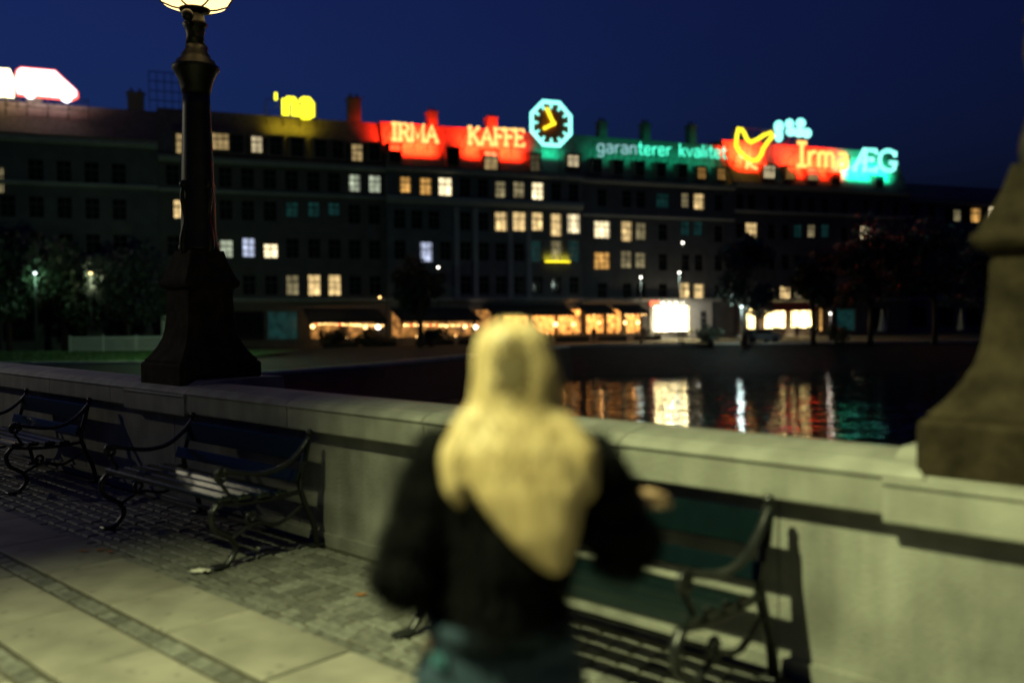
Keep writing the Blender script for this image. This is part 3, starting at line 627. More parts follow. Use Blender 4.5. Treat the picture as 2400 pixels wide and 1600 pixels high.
for i in range(120):
    a = rr.uniform(-math.pi * 0.95, math.pi * 0.95); x0 = math.sin(a) * 0.085; y0 = -math.cos(a) * 0.08
    tgt = Vector((0.03 + rr.gauss(0, 0.055), -0.13, rr.uniform(1.06, 1.28))) if rr.random() < 0.8 else Vector((-0.122 + rr.gauss(0, .015), -0.09, rr.uniform(1.17, 1.26)))
    if tgt.z < 1.18: tgt.x = 0.09 - (1.03 - tgt.z) * -0.25 * 0 + (tgt.x - 0.03) * 0.5
    pts = [Vector((x0 * 0.35, 0.02 + y0 * 0.25, 1.59)), Vector((x0, y0, 1.52)), Vector((x0 * 1.12, y0 - 0.005, 1.43)), Vector((x0 * 0.9 + tgt.x * .25, y0 * 0.5 - 0.05, 1.34)), tgt]
    path = []
    for q in arc(pts, 16):
        loc, nor, _, _ = bv.find_nearest(q); path.append(loc + nor * 0.001)
    dark = any(((q.x) / 0.05) ** 2 + ((q.z - 1.475) / 0.068) ** 2 < rr.uniform(0.55, 1.0) and q.y < -0.02 for q in path)
    if dark and True: continue
    (stm2 if rr.random() < 0.35 else stm).tube(path, [0.0018] * (len(path) - 1) + [0.0006], 4)
tag(stm.build('hair_strands', M['hair'], hair), kind='stuff'); tag(stm2.build('pale_strands', M['hairlight'], hair), kind='stuff')
# a teal edge of the shirt showing under the jacket
mb = MB(); mb.add([(-0.195, -0.07, 0.825), (-0.16, -0.10, 0.82), (-0.155, -0.11, 0.803), (-0.19, -0.085, 0.803), (-0.185, -0.06, 0.828), (-0.155, -0.09, 0.822), (-0.15, -0.095, 0.803), (-0.185, -0.07, 0.803)], [(0,1,2,3),(4,7,6,5),(0,4,5,1),(1,5,6,2),(2,6,7,3),(3,7,4,0)])
mb.build('shirt_hem', mat('teal shirt', (0.02, 0.10, 0.13), 0.7, 0.1, 20), jeans)

# small figures on the far terrace
def far_person(label, px, depth, m_, seated=False, turn=0.0):
    r = ray(px, 785); k = depth / r.y; root_loc = (r.x * k, r.y * k, STREET)
    if seated: ch = [[(0, 0, .5, .17, .13, .12), (0, 0.02, .95, .19, .12, .12), (0, 0, 1.1, .07)], [(0, 0, 1.12, .06), (0, -.02, 1.25, .10, .11, .12)], [(-.22, 0, 1.0, .065), (-.26, -.1, .78, .05), (-.15, -.3, .76, .04)], [(.22, 0, 1.0, .065), (.26, -.1, .78, .05), (.15, -.3, .76, .04)]] + [[(s * .1, 0, .48, .09), (s * .12, -.4, .48, .07), (s * .12, -.42, .06, .05), (s * .12, -.54, .04, .045)] for s in (-1, 1)]
    else: ch = [[(0, 0, .9, .16, .12, .12), (0, 0, 1.35, .2, .12, .12), (0, 0, 1.48, .07)], [(0, 0, 1.5, .055), (0, -.01, 1.64, .095, .105, .12)]] + [[(s * .22, 0, 1.38, .065), (s * .27, 0, 1.1, .05), (s * .25, -.08, .85, .04)] for s in (-1, 1)] + [[(s * .09, 0, .9, .095), (s * .1, 0, .5, .07), (s * .11, 0, .08, .05), (s * .12, -.12, .04, .045)] for s in (-1, 1)]
    me = blob_mesh(ch, 0.035, 3, [m_, M['skin'], M['hairdark']]); hz = 1.17 if seated else 1.53
    for p in me.polygons:
        if p.center.z > hz: p.material_index = 1 if p.center.y < -0.03 else 2
    o = link('person', me, None, root_loc, turn); tag(o, label, 'person', 'people on the cafe terrace'); return o
far_person('dark-clothed figure standing by the string lights, left of the bright doorway', 1392, 94, M['clothdark'], turn=0.4)
far_person('brown-clothed figure standing just left of the bright doorway', 1508, 94.5, M['clothmid'], turn=-0.6)
far_person('dark figure standing before the lit shop with the red awning', 1868, 98, M['clothdark'], turn=0.2)
far_person('dark figure standing at the left end of the terrace lamps', 752, 91, M['clothdark'], turn=1.0)
bpy.data.scenes.remove(SCR)

# ------------------------------------------------------------------ the block of houses across the water
def depth_at(off=0.0, s=0.0): return (FW(s, off) - Vector((0, 0, EYE))).dot(_f)
def frame_mesh(w, h, wide=False, m_=None, bars=True):
    mb = MB(); e = 0.07
    mb.box(-w/2, -w/2 + e, 0, 0.07, 0, h); mb.box(w/2 - e, w/2, 0, 0.07, 0, h)
    mb.box(-w/2 + e, w/2 - e, 0.002, 0.068, 0, e); mb.box(-w/2 + e, w/2 - e, 0.002, 0.068, h - e, h)
    if bars == 'shop':
        n = max(2, int(round(w / 1.15)))
        for i in range(1, n): x = -w/2 + w * i / n; mb.box(x - 0.05, x + 0.05, 0.004, 0.066, e, h - e)
        mb.box(-w/2 + e, w/2 - e, -0.01, 0.06, h * 0.8 - 0.05, h * 0.8 + 0.05); mb.box(-w/2 + e, w/2 - e, -0.02, 0.058, e, 0.55)
    elif bars:
        zt = h * 0.64
        mb.box(-w/2 + e, w/2 - e, -0.01, 0.06, zt - 0.06, zt + 0.06)
        for x in ((-w / 6, w / 6) if wide else (0,)):
            mb.box(x - 0.035, x + 0.035, 0.004, 0.066, e, zt - 0.06); mb.box(x - 0.035, x + 0.035, 0.004, 0.066, zt + 0.06, h - e)
        z = zt * 0.5
        mb.box(-w/2 + e, w/2 - e, 0.012, 0.05, z - 0.02, z + 0.02)
    return mb
def opening_wall(L, H, wins, depth=0.28):
    xs = sorted({0.0, L} | {round(a, 3) for w in wins for a in (w[0], w[1])}); zs = sorted({0.0, H} | {round(a, 3) for w in wins for a in (w[2], w[3])})
    mb = MB(); idx = {}
    def V(x, z):
        if (x, z) not in idx: idx[(x, z)] = len(mb.v); mb.v.append((x, 0, z))
        return idx[(x, z)]
    for i in range(len(xs) - 1):
        for j in range(len(zs) - 1):
            cx, cz = (xs[i] + xs[i+1]) / 2, (zs[j] + zs[j+1]) / 2
            if any(w[0] < cx < w[1] and w[2] < cz < w[3] for w in wins): continue
            mb.f.append((V(xs[i], zs[j]), V(xs[i+1], zs[j]), V(xs[i+1], zs[j+1]), V(xs[i], zs[j+1]))); mb.m.append(0); mb.sm.append(False)
    for a, b, c, d in [tuple(round(q, 3) for q in w) for w in wins]:
        mb.add([(a,0,c),(b,0,c),(b,0,d),(a,0,d),(a,depth,c),(b,depth,c),(b,depth,d),(a,depth,d)], [(0,1,5,4),(1,2,6,5),(2,3,7,6),(3,0,4,7)])
    return mb
def building(label, s0, s1, eave, top, wallmat, wins, dormers, cornices, depth=14.0, chim=(), pil=(), setback=0.0, name='apartment_building'):
    root = empty(name, FW(s0, -setback), FA); tag(root, label, 'building', 'buildings across the water')
    L = s1 - s0 - 0.03
    rects = [(s - s0 - w / 2, s - s0 + w / 2, z - h / 2, z + h / 2) for s, z, w, h, *_ in wins]
    mb = opening_wall(L, eave, rects)
    mb.quad((0, 0, 0), (0, depth, 0), (0, depth, eave), (0, 0, eave)); mb.quad((L, 0, 0), (L, 0, eave), (L, depth, eave), (L, depth, 0)); mb.quad((0, depth, 0), (L, depth, 0), (L, depth, eave), (0, depth, eave))
    me = bpy.data.meshes.new('wall'); me.from_pydata(mb.v, [], mb.f); me.materials.append(wallmat); link('wall', me, root)
    for (s, z, w, h, mk, *st) in wins:
        st = st[0] if st else ''
        fo = frame_mesh(w, h, wide=w > 1.6, bars='shop' if 'shop' in st else ('open' not in st)).build('window', M['whiteframe'] if 'white' in st else M['woodframe'], root, (s - s0, 0.13, z - h / 2))
        MB().quad((-w/2 + .03, 0.05, .03), (w/2 - .03, 0.05, .03), (w/2 - .03, 0.05, h - .03), (-w/2 + .03, 0.05, h - .03)).build('pane', M[mk], fo)
    for z, h, out in cornices:
        MB().prism([(0.05, z - h/2), (-out * 0.5, z - h/2), (-out, z), (-out, z + h/2), (0.05, z + h/2 + 0.02)], 'x', 0.0, L).build('cornice', M['trim'], root)
    for s in pil: MB().box(s - s0 - 0.28, s - s0 + 0.28, -0.14, 0.01, 4.8, 14.4).build('pilaster', M['trim'], root)
    ro = MB().prism([(-0.35, eave), (-0.4, eave + 0.22), (0.1, eave + 0.25), (2.5, top), (depth, top + 0.3), (depth + 0.2, eave)], 'x', 0.0, L).build('roof', M['slate'], root)
    for i in range(int(L / 1.5)):
        pass
    for (s, z, w, h, mk, *st) in dormers:
        x = s - s0; yb = 0.1 + 2.4 * (z + h/2 + 0.2 - eave - 0.25) / (top - eave - 0.25)
        mb = MB(); e = 0.16; z0, z1 = z - h/2, z + h/2; y0 = -0.08
        for a, b_ in ((x - w/2 - e, x - w/2), (x + w/2, x + w/2 + e)): mb.box(a, b_, y0, yb, z0 - 0.1, z1 + 0.02)
        mb.box(x - w/2 - e - 0.08, x + w/2 + e + 0.08, y0 - 0.12, yb + 0.3, z1 + 0.02, z1 + 0.16); mb.box(x - w/2, x + w/2, y0, yb * 0.5 + 0.3, z0 - 0.1, z0)
        do = mb.build('dormer', M['slate'], root)
        frame_mesh(w, h, wide=w > 1.6).build('frame', M['woodframe'], do, (x, y0 + 0.04, z0))
        MB().quad((x - w/2, y0 + 0.1, z0), (x + w/2, y0 + 0.1, z0), (x + w/2, y0 + 0.1, z1), (x - w/2, y0 + 0.1, z1)).build('pane', M[mk], do)
    for s, hh, w in chim:
        co = MB().box(s - s0 - w/2, s - s0 + w/2, 2.7, 3.9, top - 0.4, top + hh).build('chimney', M['brickdark'], root)
        cap = MB().box(s - s0 - w/2 - .1, s - s0 + w/2 + .1, 2.6, 4.0, top + hh, top + hh + 0.18)
        for k in (-1, 1): cap.lathe([(0.16, 0), (0.13, 0.45)], 10, (s - s0 + k * w * 0.25, 3.3, top + hh + 0.18))
        cap.build('chimney_cap', M['brickdark'], co)
    return root
def lw(lst):                                                 # lit windows, measured: px, py, width px, height px, material
    out = []
    for px, py, w, h, mk, *st in lst:
        s, z = fac(px, py); sa = fac(px - w / 2, py)[0]; sb = fac(px + w / 2, py)[0]; za = fac(px, py - h / 2)[1]; zb = fac(px, py + h / 2)[1]
        out.append([s, z, sb - sa, za - zb, mk, *st])
    return out
def fill(wins, cols, rws, w=1.25, h=1.95):                   # dark windows of the same storeys
    out = list(wins)
    for r in rws:
        for c in cols:
            z = r; s = c
            if all(abs(s - q[0]) > (w + q[2]) / 2 + 0.1 or abs(z - q[1]) > (h + q[3]) / 2 + 0.1 for q in out): out.append([s, z, w, h, 'glass'])
    return out
S = lambda px, py=580: fac(px, py)[0]
b0, b1, b2, b3, b4, b5, b6 = S(-330), S(375), S(905), S(1360), S(1720), S(2130), S(2620)
# far left house
w0 = lw([(2, 422, 16, 62, 'lit_dim')])
w0 = fill(w0, [b0 + 2 + 2.3 * i for i in range(int((b1 - b0 - 3) / 2.3))], [16.4, 13.1, 9.8, 6.1]) + [[b0 + 3 + 4.4 * i, 2.2, 2.6, 2.6, 'glass', 'open'] for i in range(int((b1 - b0 - 4) / 4.4))]
building('dark plain house at the far left under the glowing white van sign', b0, b1, 19.4, 22.9, M['facade'][0], w0, [], [(4.6, 0.4, 0.35), (15.2, 0.4, 0.35), (19.1, 0.5, 0.5)], chim=[(S(325), 1.6, 1.5), (S(80), 1.2, 1.3)])
# second house
w1 = lw([(420, 490, 28, 44, 'lit_warm'), (531, 583, 32, 42, 'lit_pale'), (583, 580, 32, 46, 'lit_blue'), (635, 588, 34, 34, 'lit_bright'), (686, 668, 31, 48, 'lit_dim'), (737, 668, 31, 50, 'lit_warm'), (785, 668, 32, 50, 'lit_warm'),
         (832, 429, 29, 41, 'lit_pale'), (879, 431, 29, 41, 'lit_pale'), (685, 491, 30, 36, 'lit_teal'), (736, 491, 28, 36, 'lit_teal'), (783, 490, 28, 30, 'lit_teal')])
c1 = [S(p) for p in (408, 478, 531, 583, 635, 686, 737, 785, 832, 879)]
w1 = fill(w1, c1, [16.55, 13.4, 9.8, 6.1]) + [[S(p), 2.1, 3.0, 2.9, k, 'open'] for p, k in ((420, 'glass'), (480, 'glass'), (580, 'glass'), (660, 'lit_teal'), (760, 'lit_cafedim'), (845, 'lit_cafedim'))]
d1 = lw([(426, 337, 29, 48, 'lit_warm'), (516, 332, 43, 40, 'lit_warm'), (602, 339, 27, 40, 'lit_bright'), (837, 358, 27, 41, 'lit_warm')])
d1 += [[S(p), 19.8, 1.2, 1.8, 'glass'] for p in (475, 560, 650, 700, 755, 795, 880)]
building('long dark house with dormers behind the tall lamp post', b1, b2, 18.2, 23.3, M['facade'][2], w1, d1, [(4.6, 0.4, 0.4), (15.1, 0.35, 0.35), (18.0, 0.45, 0.5)], chim=[(S(845, 230), 2.4, 1.3)])
# third house: the coffee sign
w2 = lw([(948, 434, 27, 38, 'lit_amber'), (995, 438, 29, 41, 'lit_amber'), (1041, 439, 32, 43, 'lit_bright'), (1170, 445, 27, 39, 'lit_dim'), (1213, 446, 27, 39, 'lit_dim'), (1257, 449, 29, 41, 'lit_bright'),
         (1171, 520, 31, 46, 'lit_warm'), (1213, 520, 31, 46, 'lit_warm'), (1256, 520, 28, 44, 'lit_warm'), (1300, 528, 28, 54, 'lit_warm'), (1341, 525, 31, 46, 'lit_bright'), (997, 591, 31, 48, 'lit_blue'),
         (1253, 589, 24, 50, 'lit_teal', 'white'), (1301, 589, 28, 50, 'lit_dim', 'white'), (1341, 589, 24, 50, 'lit_teal', 'white')])
c2 = [S(p) for p in (935, 975, 1015, 1041, 1088, 1130, 1170, 1213, 1256, 1300, 1341)]
w2 = fill(w2, c2, [16.6, 13.0, 9.8, 6.2], w=1.2) + [[S(p), 2.1, 2.9, 2.9, 'lit_cafedim' if p < 1180 else 'lit_cafe', 'open'] for p in (945, 1010, 1075, 1140, 1205, 1270, 1330)]
d2 = lw([(1147, 378, 32, 44, 'lit_warm'), (1250, 383, 22, 40, 'lit_dim'), (1339, 379, 27, 28, 'lit_bright')]) + [[S(p), 19.7, 1.2, 1.8, 'glass'] for p in (925, 1060)]
building('house under the red coffee sign, with pale pilasters and a heavy cornice', b2, b3, 18.3, 23.4, M['facade'][1], w2, d2, [(4.6, 0.45, 0.5), (15.0, 0.8, 0.5), (18.1, 0.45, 0.5)], chim=[(S(1030, 260), 1.4, 1.0), (S(1172, 280), 1.3, 1.1)], pil=[S(p) for p in (1067, 1111, 1192, 1235)], setback=-0.5)
# fourth house: the green script
w3 = lw([(1412, 538, 39, 41, 'lit_bright'), (1470, 542, 27, 48, 'lit_warm'), (1503, 542, 24, 41, 'lit_dim'), (1412, 611, 39, 41, 'lit_amber'), (1469, 608, 27, 41, 'lit_dim'), (1502, 610, 24, 37, 'lit_dim'), (1554, 470, 30, 34, 'lit_teal'),
         (1607, 469, 17, 34, 'lit_dim'), (1639, 472, 26, 38, 'lit_warm'), (1607, 535, 20, 34, 'lit_teal'), (1637, 535, 20, 34, 'lit_teal'), (1606, 682, 24, 40, 'lit_warm'), (1639, 684, 26, 38, 'lit_warm')])
w3 = fill(w3, [S(p) for p in (1412, 1470, 1503, 1554, 1607, 1639, 1685)], [16.2, 12.5, 9.0, 5.5], w=1.15)
w3 += [[S(p), 2.1, wd, hh, k, st] for p, wd, hh, k, st in ((1395, 2.3, 2.8, 'lit_cafe', 'open'), (1440, 1.9, 2.8, 'lit_cafe', 'open'), (1485, 1.9, 2.8, 'lit_cafe', 'open'), (1573, 4.6, 3.5, 'lit_kiosk', 'shop'), (1650, 1.0, 2.2, 'glass', 'white'))]
d3 = lw([(1645, 406, 20, 28, 'lit_amber'), (1691, 408, 20, 28, 'lit_amber')]) + [[S(p), 19.7, 1.1, 1.5, 'glass'] for p in (1400, 1450, 1500, 1550, 1600)]
building('house under the green neon script, with the brightest doorway at street level', b3, b4, 18.2, 23.6, M['facade'][0], w3, d3, [(4.55, 0.45, 0.4), (14.2, 0.35, 0.3), (18.0, 0.45, 0.5)], chim=[(S(1441, 290), 1.7, 0.9), (S(1545, 300), 1.9, 0.9), (S(1655, 300), 2.1, 0.9)])
# fifth house: the red roof
w4 = lw([(1762, 541, 27, 39, 'lit_warm'), (1871, 541, 18, 30, 'lit_teal'), (1903, 541, 18, 30, 'lit_dim'), (1935, 541, 18, 30, 'lit_teal'), (2031, 549, 26, 37, 'lit_bright'), (2061, 547, 18, 32, 'lit_teal'),
         (1809, 690, 20, 26, 'lit_dim'), (1842, 687, 26, 33, 'lit_warm'), (1872, 685, 18, 30, 'lit_dim'), (1935, 684, 18, 33, 'lit_dim')])
w4 = fill(w4, [S(p) for p in (1735, 1762, 1809, 1842, 1871, 1903, 1935, 1980, 2031, 2061, 2100)], [16.5, 12.95, 9.2, 5.4], w=1.1, h=1.8)
w4 += [[S(p), 2.0, wd, 3.0, k, 'shop' if k == 'lit_shop' else 'open'] for p, wd, k in ((1757, 1.9, 'lit_shop'), (1812, 4.5, 'lit_shop'), (1878, 4.2, 'lit_shop'), (1922, 1.2, 'lit_amber'), (1985, 3.0, 'lit_teal'), (2060, 3.0, 'glass'))]
d4 = lw([(1803, 403, 27, 31, 'lit_bright'), (1853, 406, 22, 29, 'lit_amber'), (1906, 408, 24, 30, 'lit_warm')]) + [[S(p), 19.9, 1.2, 1.5, 'glass'] for p in (1958, 2060)]
building('house with the glowing red roof under the neon hen', b4, b5, 18.6, 24.3, M['facade'][2], w4, d4, [(4.5, 0.45, 0.5), (15.3, 0.4, 0.35), (18.4, 0.5, 0.5)])
w5 = lw([(2259, 503, 18, 27, 'lit_dim'), (2303, 503, 26, 34, 'lit_amber'), (2346, 500, 27, 34, 'lit_bright')])
w5 = fill(w5, [b5 + 2.0 + 3.1 * i for i in range(int((b6 - b5 - 3) / 3.1))], [16.2, 12.9, 9.4, 5.6], w=1.3) + [[b5 + 3 + 5 * i, 2.1, 3, 2.8, 'glass', 'open'] for i in range(int((b6 - b5 - 4) / 5))]
building('low unlit house at the far right, three windows lit under its eaves', b5, b6, 18.0, 20.5, M['facade'][1], w5, [], [(4.5, 0.4, 0.4), (17.7, 0.5, 0.5)], setback=1.0)

# ------------------------------------------------------------------ rooftop neon signs
GL = {
 'I': (0.44, [[(.22,0),(.22,1)],[(.02,0),(.42,0)],[(.02,1),(.42,1)]]),
 'R': (0.82, [[(.16,0),(.16,1),(.5,1),(.66,.9),(.68,.76),(.64,.62),(.5,.52),(.16,.52)],[(.42,.52),(.72,0)],[(.02,0),(.3,0)],[(.6,0),(.84,0)],[(.02,1),(.16,1)]]),
 'M': (1.0, [[(.12,0),(.16,1),(.5,.18),(.84,1),(.88,0)],[(.0,0),(.24,0)],[(.76,0),(1,0)],[(.04,1),(.16,1)],[(.84,1),(.96,1)]]),
 'A': (0.9, [[(.1,0),(.45,1),(.8,0)],[(.24,.36),(.66,.36)],[(0,0),(.22,0)],[(.68,0),(.92,0)]]),
 'K': (0.86, [[(.16,0),(.16,1)],[(.74,1),(.18,.45)],[(.36,.6),(.76,0)],[(.02,0),(.3,0)],[(.02,1),(.3,1)],[(.6,1),(.84,1)],[(.62,0),(.88,0)]]),
 'F': (0.72, [[(.16,0),(.16,1),(.68,1),(.68,.82)],[(.16,.53),(.5,.53)],[(.5,.42),(.5,.64)],[(.02,0),(.32,0)],[(.02,1),(.16,1)]]),
 'E': (0.76, [[(.68,.82),(.68,1),(.16,1),(.16,0),(.7,0),(.7,.2)],[(.16,.53),(.5,.53)],[(.5,.42),(.5,.64)],[(.02,0),(.16,0)],[(.02,1),(.16,1)]]),
 'AE': (1.15, [[(.05,0),(.5,1),(1.08,1),(1.08,.82)],[(.56,1),(.56,0),(1.1,0),(1.1,.2)],[(.25,.4),(.56,.4)],[(.56,.53),(.9,.53)],[(.9,.42),(.9,.64)],[(-.06,0),(.18,0)],[(.42,0),(.56,0)]]),
 'G': (0.95, [[(.84,.72),(.8,.9),(.62,1),(.4,1),(.18,.86),(.1,.6),(.1,.38),(.18,.14),(.4,0),(.62,0),(.8,.1),(.82,.4)],[(.55,.4),(.95,.4)],[(.84,.72),(.84,1)]]),
 'g': (0.62, [[(.5,.66),(.5,-.12),(.4,-.28),(.2,-.28),(.1,-.18)],[(.5,.55),(.4,.66),(.22,.66),(.1,.52),(.1,.2),(.22,.06),(.4,.06),(.5,.18)]]),
 'a': (0.62, [[(.12,.56),(.22,.66),(.4,.66),(.5,.54),(.5,0)],[(.5,.38),(.24,.36),(.1,.26),(.1,.12),(.22,0),(.4,.02),(.5,.14)]]),
 'r': (0.44, [[(.12,0),(.12,.66)],[(.12,.42),(.22,.6),(.4,.66)]]),
 'n': (0.62, [[(.12,0),(.12,.66)],[(.12,.48),(.24,.64),(.42,.64),(.5,.5),(.5,0)]]),
 'm': (0.92, [[(.12,0),(.12,.66)],[(.12,.48),(.22,.64),(.36,.64),(.44,.5),(.44,0)],[(.44,.48),(.54,.64),(.7,.64),(.78,.5),(.78,0)]]),
 't': (0.42, [[(.2,.95),(.2,.12),(.28,0),(.4,.02)],[(.04,.66),(.38,.66)]]),
 'e': (0.60, [[(.1,.34),(.5,.34),(.48,.54),(.38,.66),(.22,.66),(.1,.52),(.1,.16),(.22,0),(.4,0),(.5,.12)]]),
 'k': (0.58, [[(.12,0),(.12,1)],[(.48,.66),(.14,.3)],[(.24,.4),(.5,0)]]),
 'v': (0.56, [[(.06,.66),(.28,0),(.5,.66)]]),
 'l': (0.26, [[(.12,1),(.12,0)]]),
 'i': (0.26, [[(.12,.66),(.12,0)],[(.12,.88),(.12,.94)]]),
 "'": (0.50, [[(.2,.74),(.3,.74)]]),
 ' ': (0.5, []),
}
def sign_root(name, label, s, z, out, group='rooftop neon signs'):
    r = empty(name, FW(s, out, z), FA); tag(r, label, 'sign', group); return r
def letters(root, text, s0, s1, z0, z1, hgt, mats, sref, zref, rad, dbl=0.0, y=0.0):
    total = sum(GL[c][0] for c in text); k = (s1 - s0) / total; x = s0
    for i, c in enumerate(text):
        w, strokes = GL[c]
        if strokes:
            mb = MB()
            for st in strokes:
                base = lambda q: z0 + (z1 - z0) * (q - s0) / (s1 - s0)
                P = [Vector((x + px_ * k - sref, y, base(x) + py_ * hgt - zref)) for px_, py_ in st]
                if dbl:
                    for sgn in (-1, 1):
                        Q = []
                        for j, p in enumerate(P):
                            d = (P[min(j + 1, len(P) - 1)] - P[max(j - 1, 0)]).normalized(); nn = Vector((-d.z, 0, d.x)); Q.append(p + nn * dbl * sgn)
                        mb.tube(Q, rad, 6)
                else: mb.tube(P, rad, 6)
            mb.build('letter', mats[i] if isinstance(mats, list) else mats, root)
        x += w * k
def lattice(root, x0, x1, z0, z1, y=0.25, back=1.5, step=1.6, diag=True):
    mb = MB(); e = 0.045
    for z in (z0, z1): mb.tube([(x0, y, z), (x1, y, z)], e, 4)
    n = max(2, int(round((x1 - x0) / step)))
    for i in range(n + 1):
        x = x0 + (x1 - x0) * i / n; mb.tube([(x, y, z0 - 0.9), (x, y, z1)], e, 4)
        mb.tube([(x, y, z1), (x, y + back + 0.6, z0 - 0.2)], e * 0.8, 4); mb.tube([(x, y, z0 - 0.3), (x, y + back, z0 - 0.4)], e * 0.8, 4)
        if diag and i < n: mb.tube([(x, y, z0), (x + (x1 - x0) / n, y, z1)], e * 0.7, 4)
    return mb.build('support_frame', M['steel'], root)
def glow(root, x, y, z, sx, sz, power, col, tilt=0.0, name='sign_glow'):
    ld = bpy.data.lights.new(name, 'AREA'); ld.shape = 'RECTANGLE'; ld.size = sx; ld.size_y = sz; ld.energy = power * LX; ld.color = col
    o = bpy.data.objects.new(name, ld); COL.objects.link(o); o.parent = root; o.location = (x, y, z); ld.spread = R(115); o.rotation_euler = (R(90) + tilt, 0, 0)   # shines back onto the roof
    return o
def text_sign(label, text, px0, py0, px1, py1, hpx, mats, rad, out=0.9, dbl=0.0, power=0, col=(1, 1, 1), lat=True, name='neon_sign', gy=0.35, gdz=0.0, gh=1.2):
    sa, za = fac(px0, py0, out); sb, zb = fac(px1, py1, out); h = fac(px0, py0 - hpx, out)[1] - za
    root = sign_root(name, label, (sa + sb) / 2, min(za, zb) - 0.5, out); sr, zr = (sa + sb) / 2, min(za, zb) - 0.5
    letters(root, text, sa, sb, za, zb, h, mats, sr, zr, rad, dbl)
    if lat: lattice(root, sa - sr - 0.3, sb - sr + 0.3, min(za, zb) - zr - 0.15, max(za, zb) - zr + h * 0.6)
    if power: glow(root, 0, gy, (za + zb) / 2 - zr + h / 2 + gdz, sb - sa, gh, power, col)
    return root
RED = (1.0, 0.022, 0.005); GRN = (0.01, 1.0, 0.55)
text_sign('red-lit rooftop sign reading IRMA in amber neon capitals', list('IRMA'), 917, 327, 1028, 333, 38, M['n_amber'], 0.075, dbl=0.10, power=4200, col=RED, gdz=-0.6, gh=2.6)
text_sign('red-lit rooftop sign reading KAFFE in amber neon capitals left of the clock', list('KAFFE'), 1096, 336, 1230, 342, 38, M['n_amber'], 0.075, dbl=0.10, power=5000, col=RED, gdz=-0.6, gh=2.6)
text_sign('green-lit script sign reading garanterer kvalitet right of the clock', list('garanterer kvalitet'), 1398, 357, 1703, 371, 30, [M['n_dimwhite']] * 5 + [M['n_green']] * 14, 0.085, power=190, col=GRN, gdz=-0.4)
text_sign('orange neon lettering reading Irma on the red roof below the hen', list('Irma'), 1868, 388, 1990, 396, 54, M['n_orange'], 0.14, dbl=0.12, power=7000, col=RED, gdz=-0.6, gh=2.6)
text_sign('white-cyan neon letters ÆG at the right end of the roof', ['AE', 'G'], 2000, 396, 2103, 400, 47, M['n_cyan'], 0.10, dbl=0.17, power=2000, col=GRN, gdz=-1.2)
text_sign('bright yellow rooftop sign with the letters na, right of the lamp post', list("'na"), 632, 268, 736, 274, 58, M['n_lime'], 0.20, out=-0.2, dbl=0.18, power=30, col=(1, 0.9, 0.05), gdz=-2.0)
# clock
cs, cz = fac(1292, 290, 0.9)
root = sign_root('rooftop_clock', 'octagonal white neon clock with yellow hands above the roofs', cs, cz - 3.2, 0.9, 'rooftop neon signs'); root['category'] = 'clock'
RC = 2.62; oc = [(RC * math.cos(R(22.5 + 45 * i)), RC * math.sin(R(22.5 + 45 * i)) + 3.2) for i in range(8)]
MB().prism([(a * 0.93, (b_ - 3.2) * 0.93 + 3.2) for a, b_ in oc], 'y', 0.12, 0.4).build('face', M['clockface'], root)
mb = MB()
for rr in (1.0, 0.93): mb.tube([(a * rr, 0, (b_ - 3.2) * rr + 3.2) for a, b_ in oc], 0.13, 8, closed=True)
mb.build('neon_rim', M['n_cyan'], root)
for i in range(12):
    a = R(30 * i); rr = RC * (0.90 if i % 3 else 0.86)
    MB().tube([(math.sin(a) * rr, 0, math.cos(a) * rr + 3.2), (math.sin(a) * rr * 0.72, 0, math.cos(a) * rr * 0.72 + 3.2)], 0.10, 8).build('hour_mark', M['n_cyan'], root)
for nm, a, ln in (('minute_hand', R(-27), 1.85), ('hour_hand', R(-118), 1.35)):
    MB().tube([(0.25 - math.sin(a) * 0.2, -0.1, 3.2 - math.cos(a) * 0.2), (0.25 + math.sin(a) * ln, -0.1, 3.2 + math.cos(a) * ln)], 0.17, 8).build(nm, M['n_yellow'], root)
mb = MB()
for x in (-1.2, 1.2): mb.tube([(x, 0.5, 1.2), (x, 0.5, -2.5)], 0.07, 6); mb.tube([(x, 0.5, 1.2), (x, 2.4, -1.2)], 0.05, 6)
mb.build('support_frame', M['steel'], root)
glow(root, 0.6, 0.6, 0.4, 2.5, 0.8, 60, GRN)
# hen outline, its eggs
def zp(x, y): return (1600 + x / 2.936, 200 + y / 2.936)
def pts_on(lst, out, s_, z_, y=0.0):
    r = []
    for p in lst: a, b_ = fac(*zp(*p), out); r.append((a - s_, y, b_ - z_))
    return r
hs, hz = fac(*zp(480, 560), 1.1); root = sign_root('neon_hen_sign', 'yellow neon hen outline with orange feet at the left of the red roof', hs, hz, 1.1)
MB().tube(pts_on([(385,295),(372,350),(368,415),(390,455),(425,490),(470,520),(515,512),(540,480),(552,440),(585,390),(625,345),(610,325),(560,342),(515,372),(470,392),(440,370),(425,330),(402,300)], 1.1, hs, hz), 0.22, 8, closed=True).build('body_outline', M['n_yellow'], root)
for f_ in ([(450,525),(440,572)], [(455,525),(480,560),(512,575)], [(395,480),(415,505)]): MB().tube(pts_on(f_, 1.1, hs, hz), 0.14, 6).build('foot', M['n_amber'], root)
lattice(root, -2.6, 3.2, 0.3, 4.6, y=0.3); glow(root, 0.9, 0.5, 1.9, 3.2, 2.6, 6500, RED).data.spread = R(95)
es, ez = fac(*zp(750, 370), 1.1); root = sign_root('neon_egg_sign', 'cluster of bright white neon eggs above the hen sign', es, ez, 1.1)
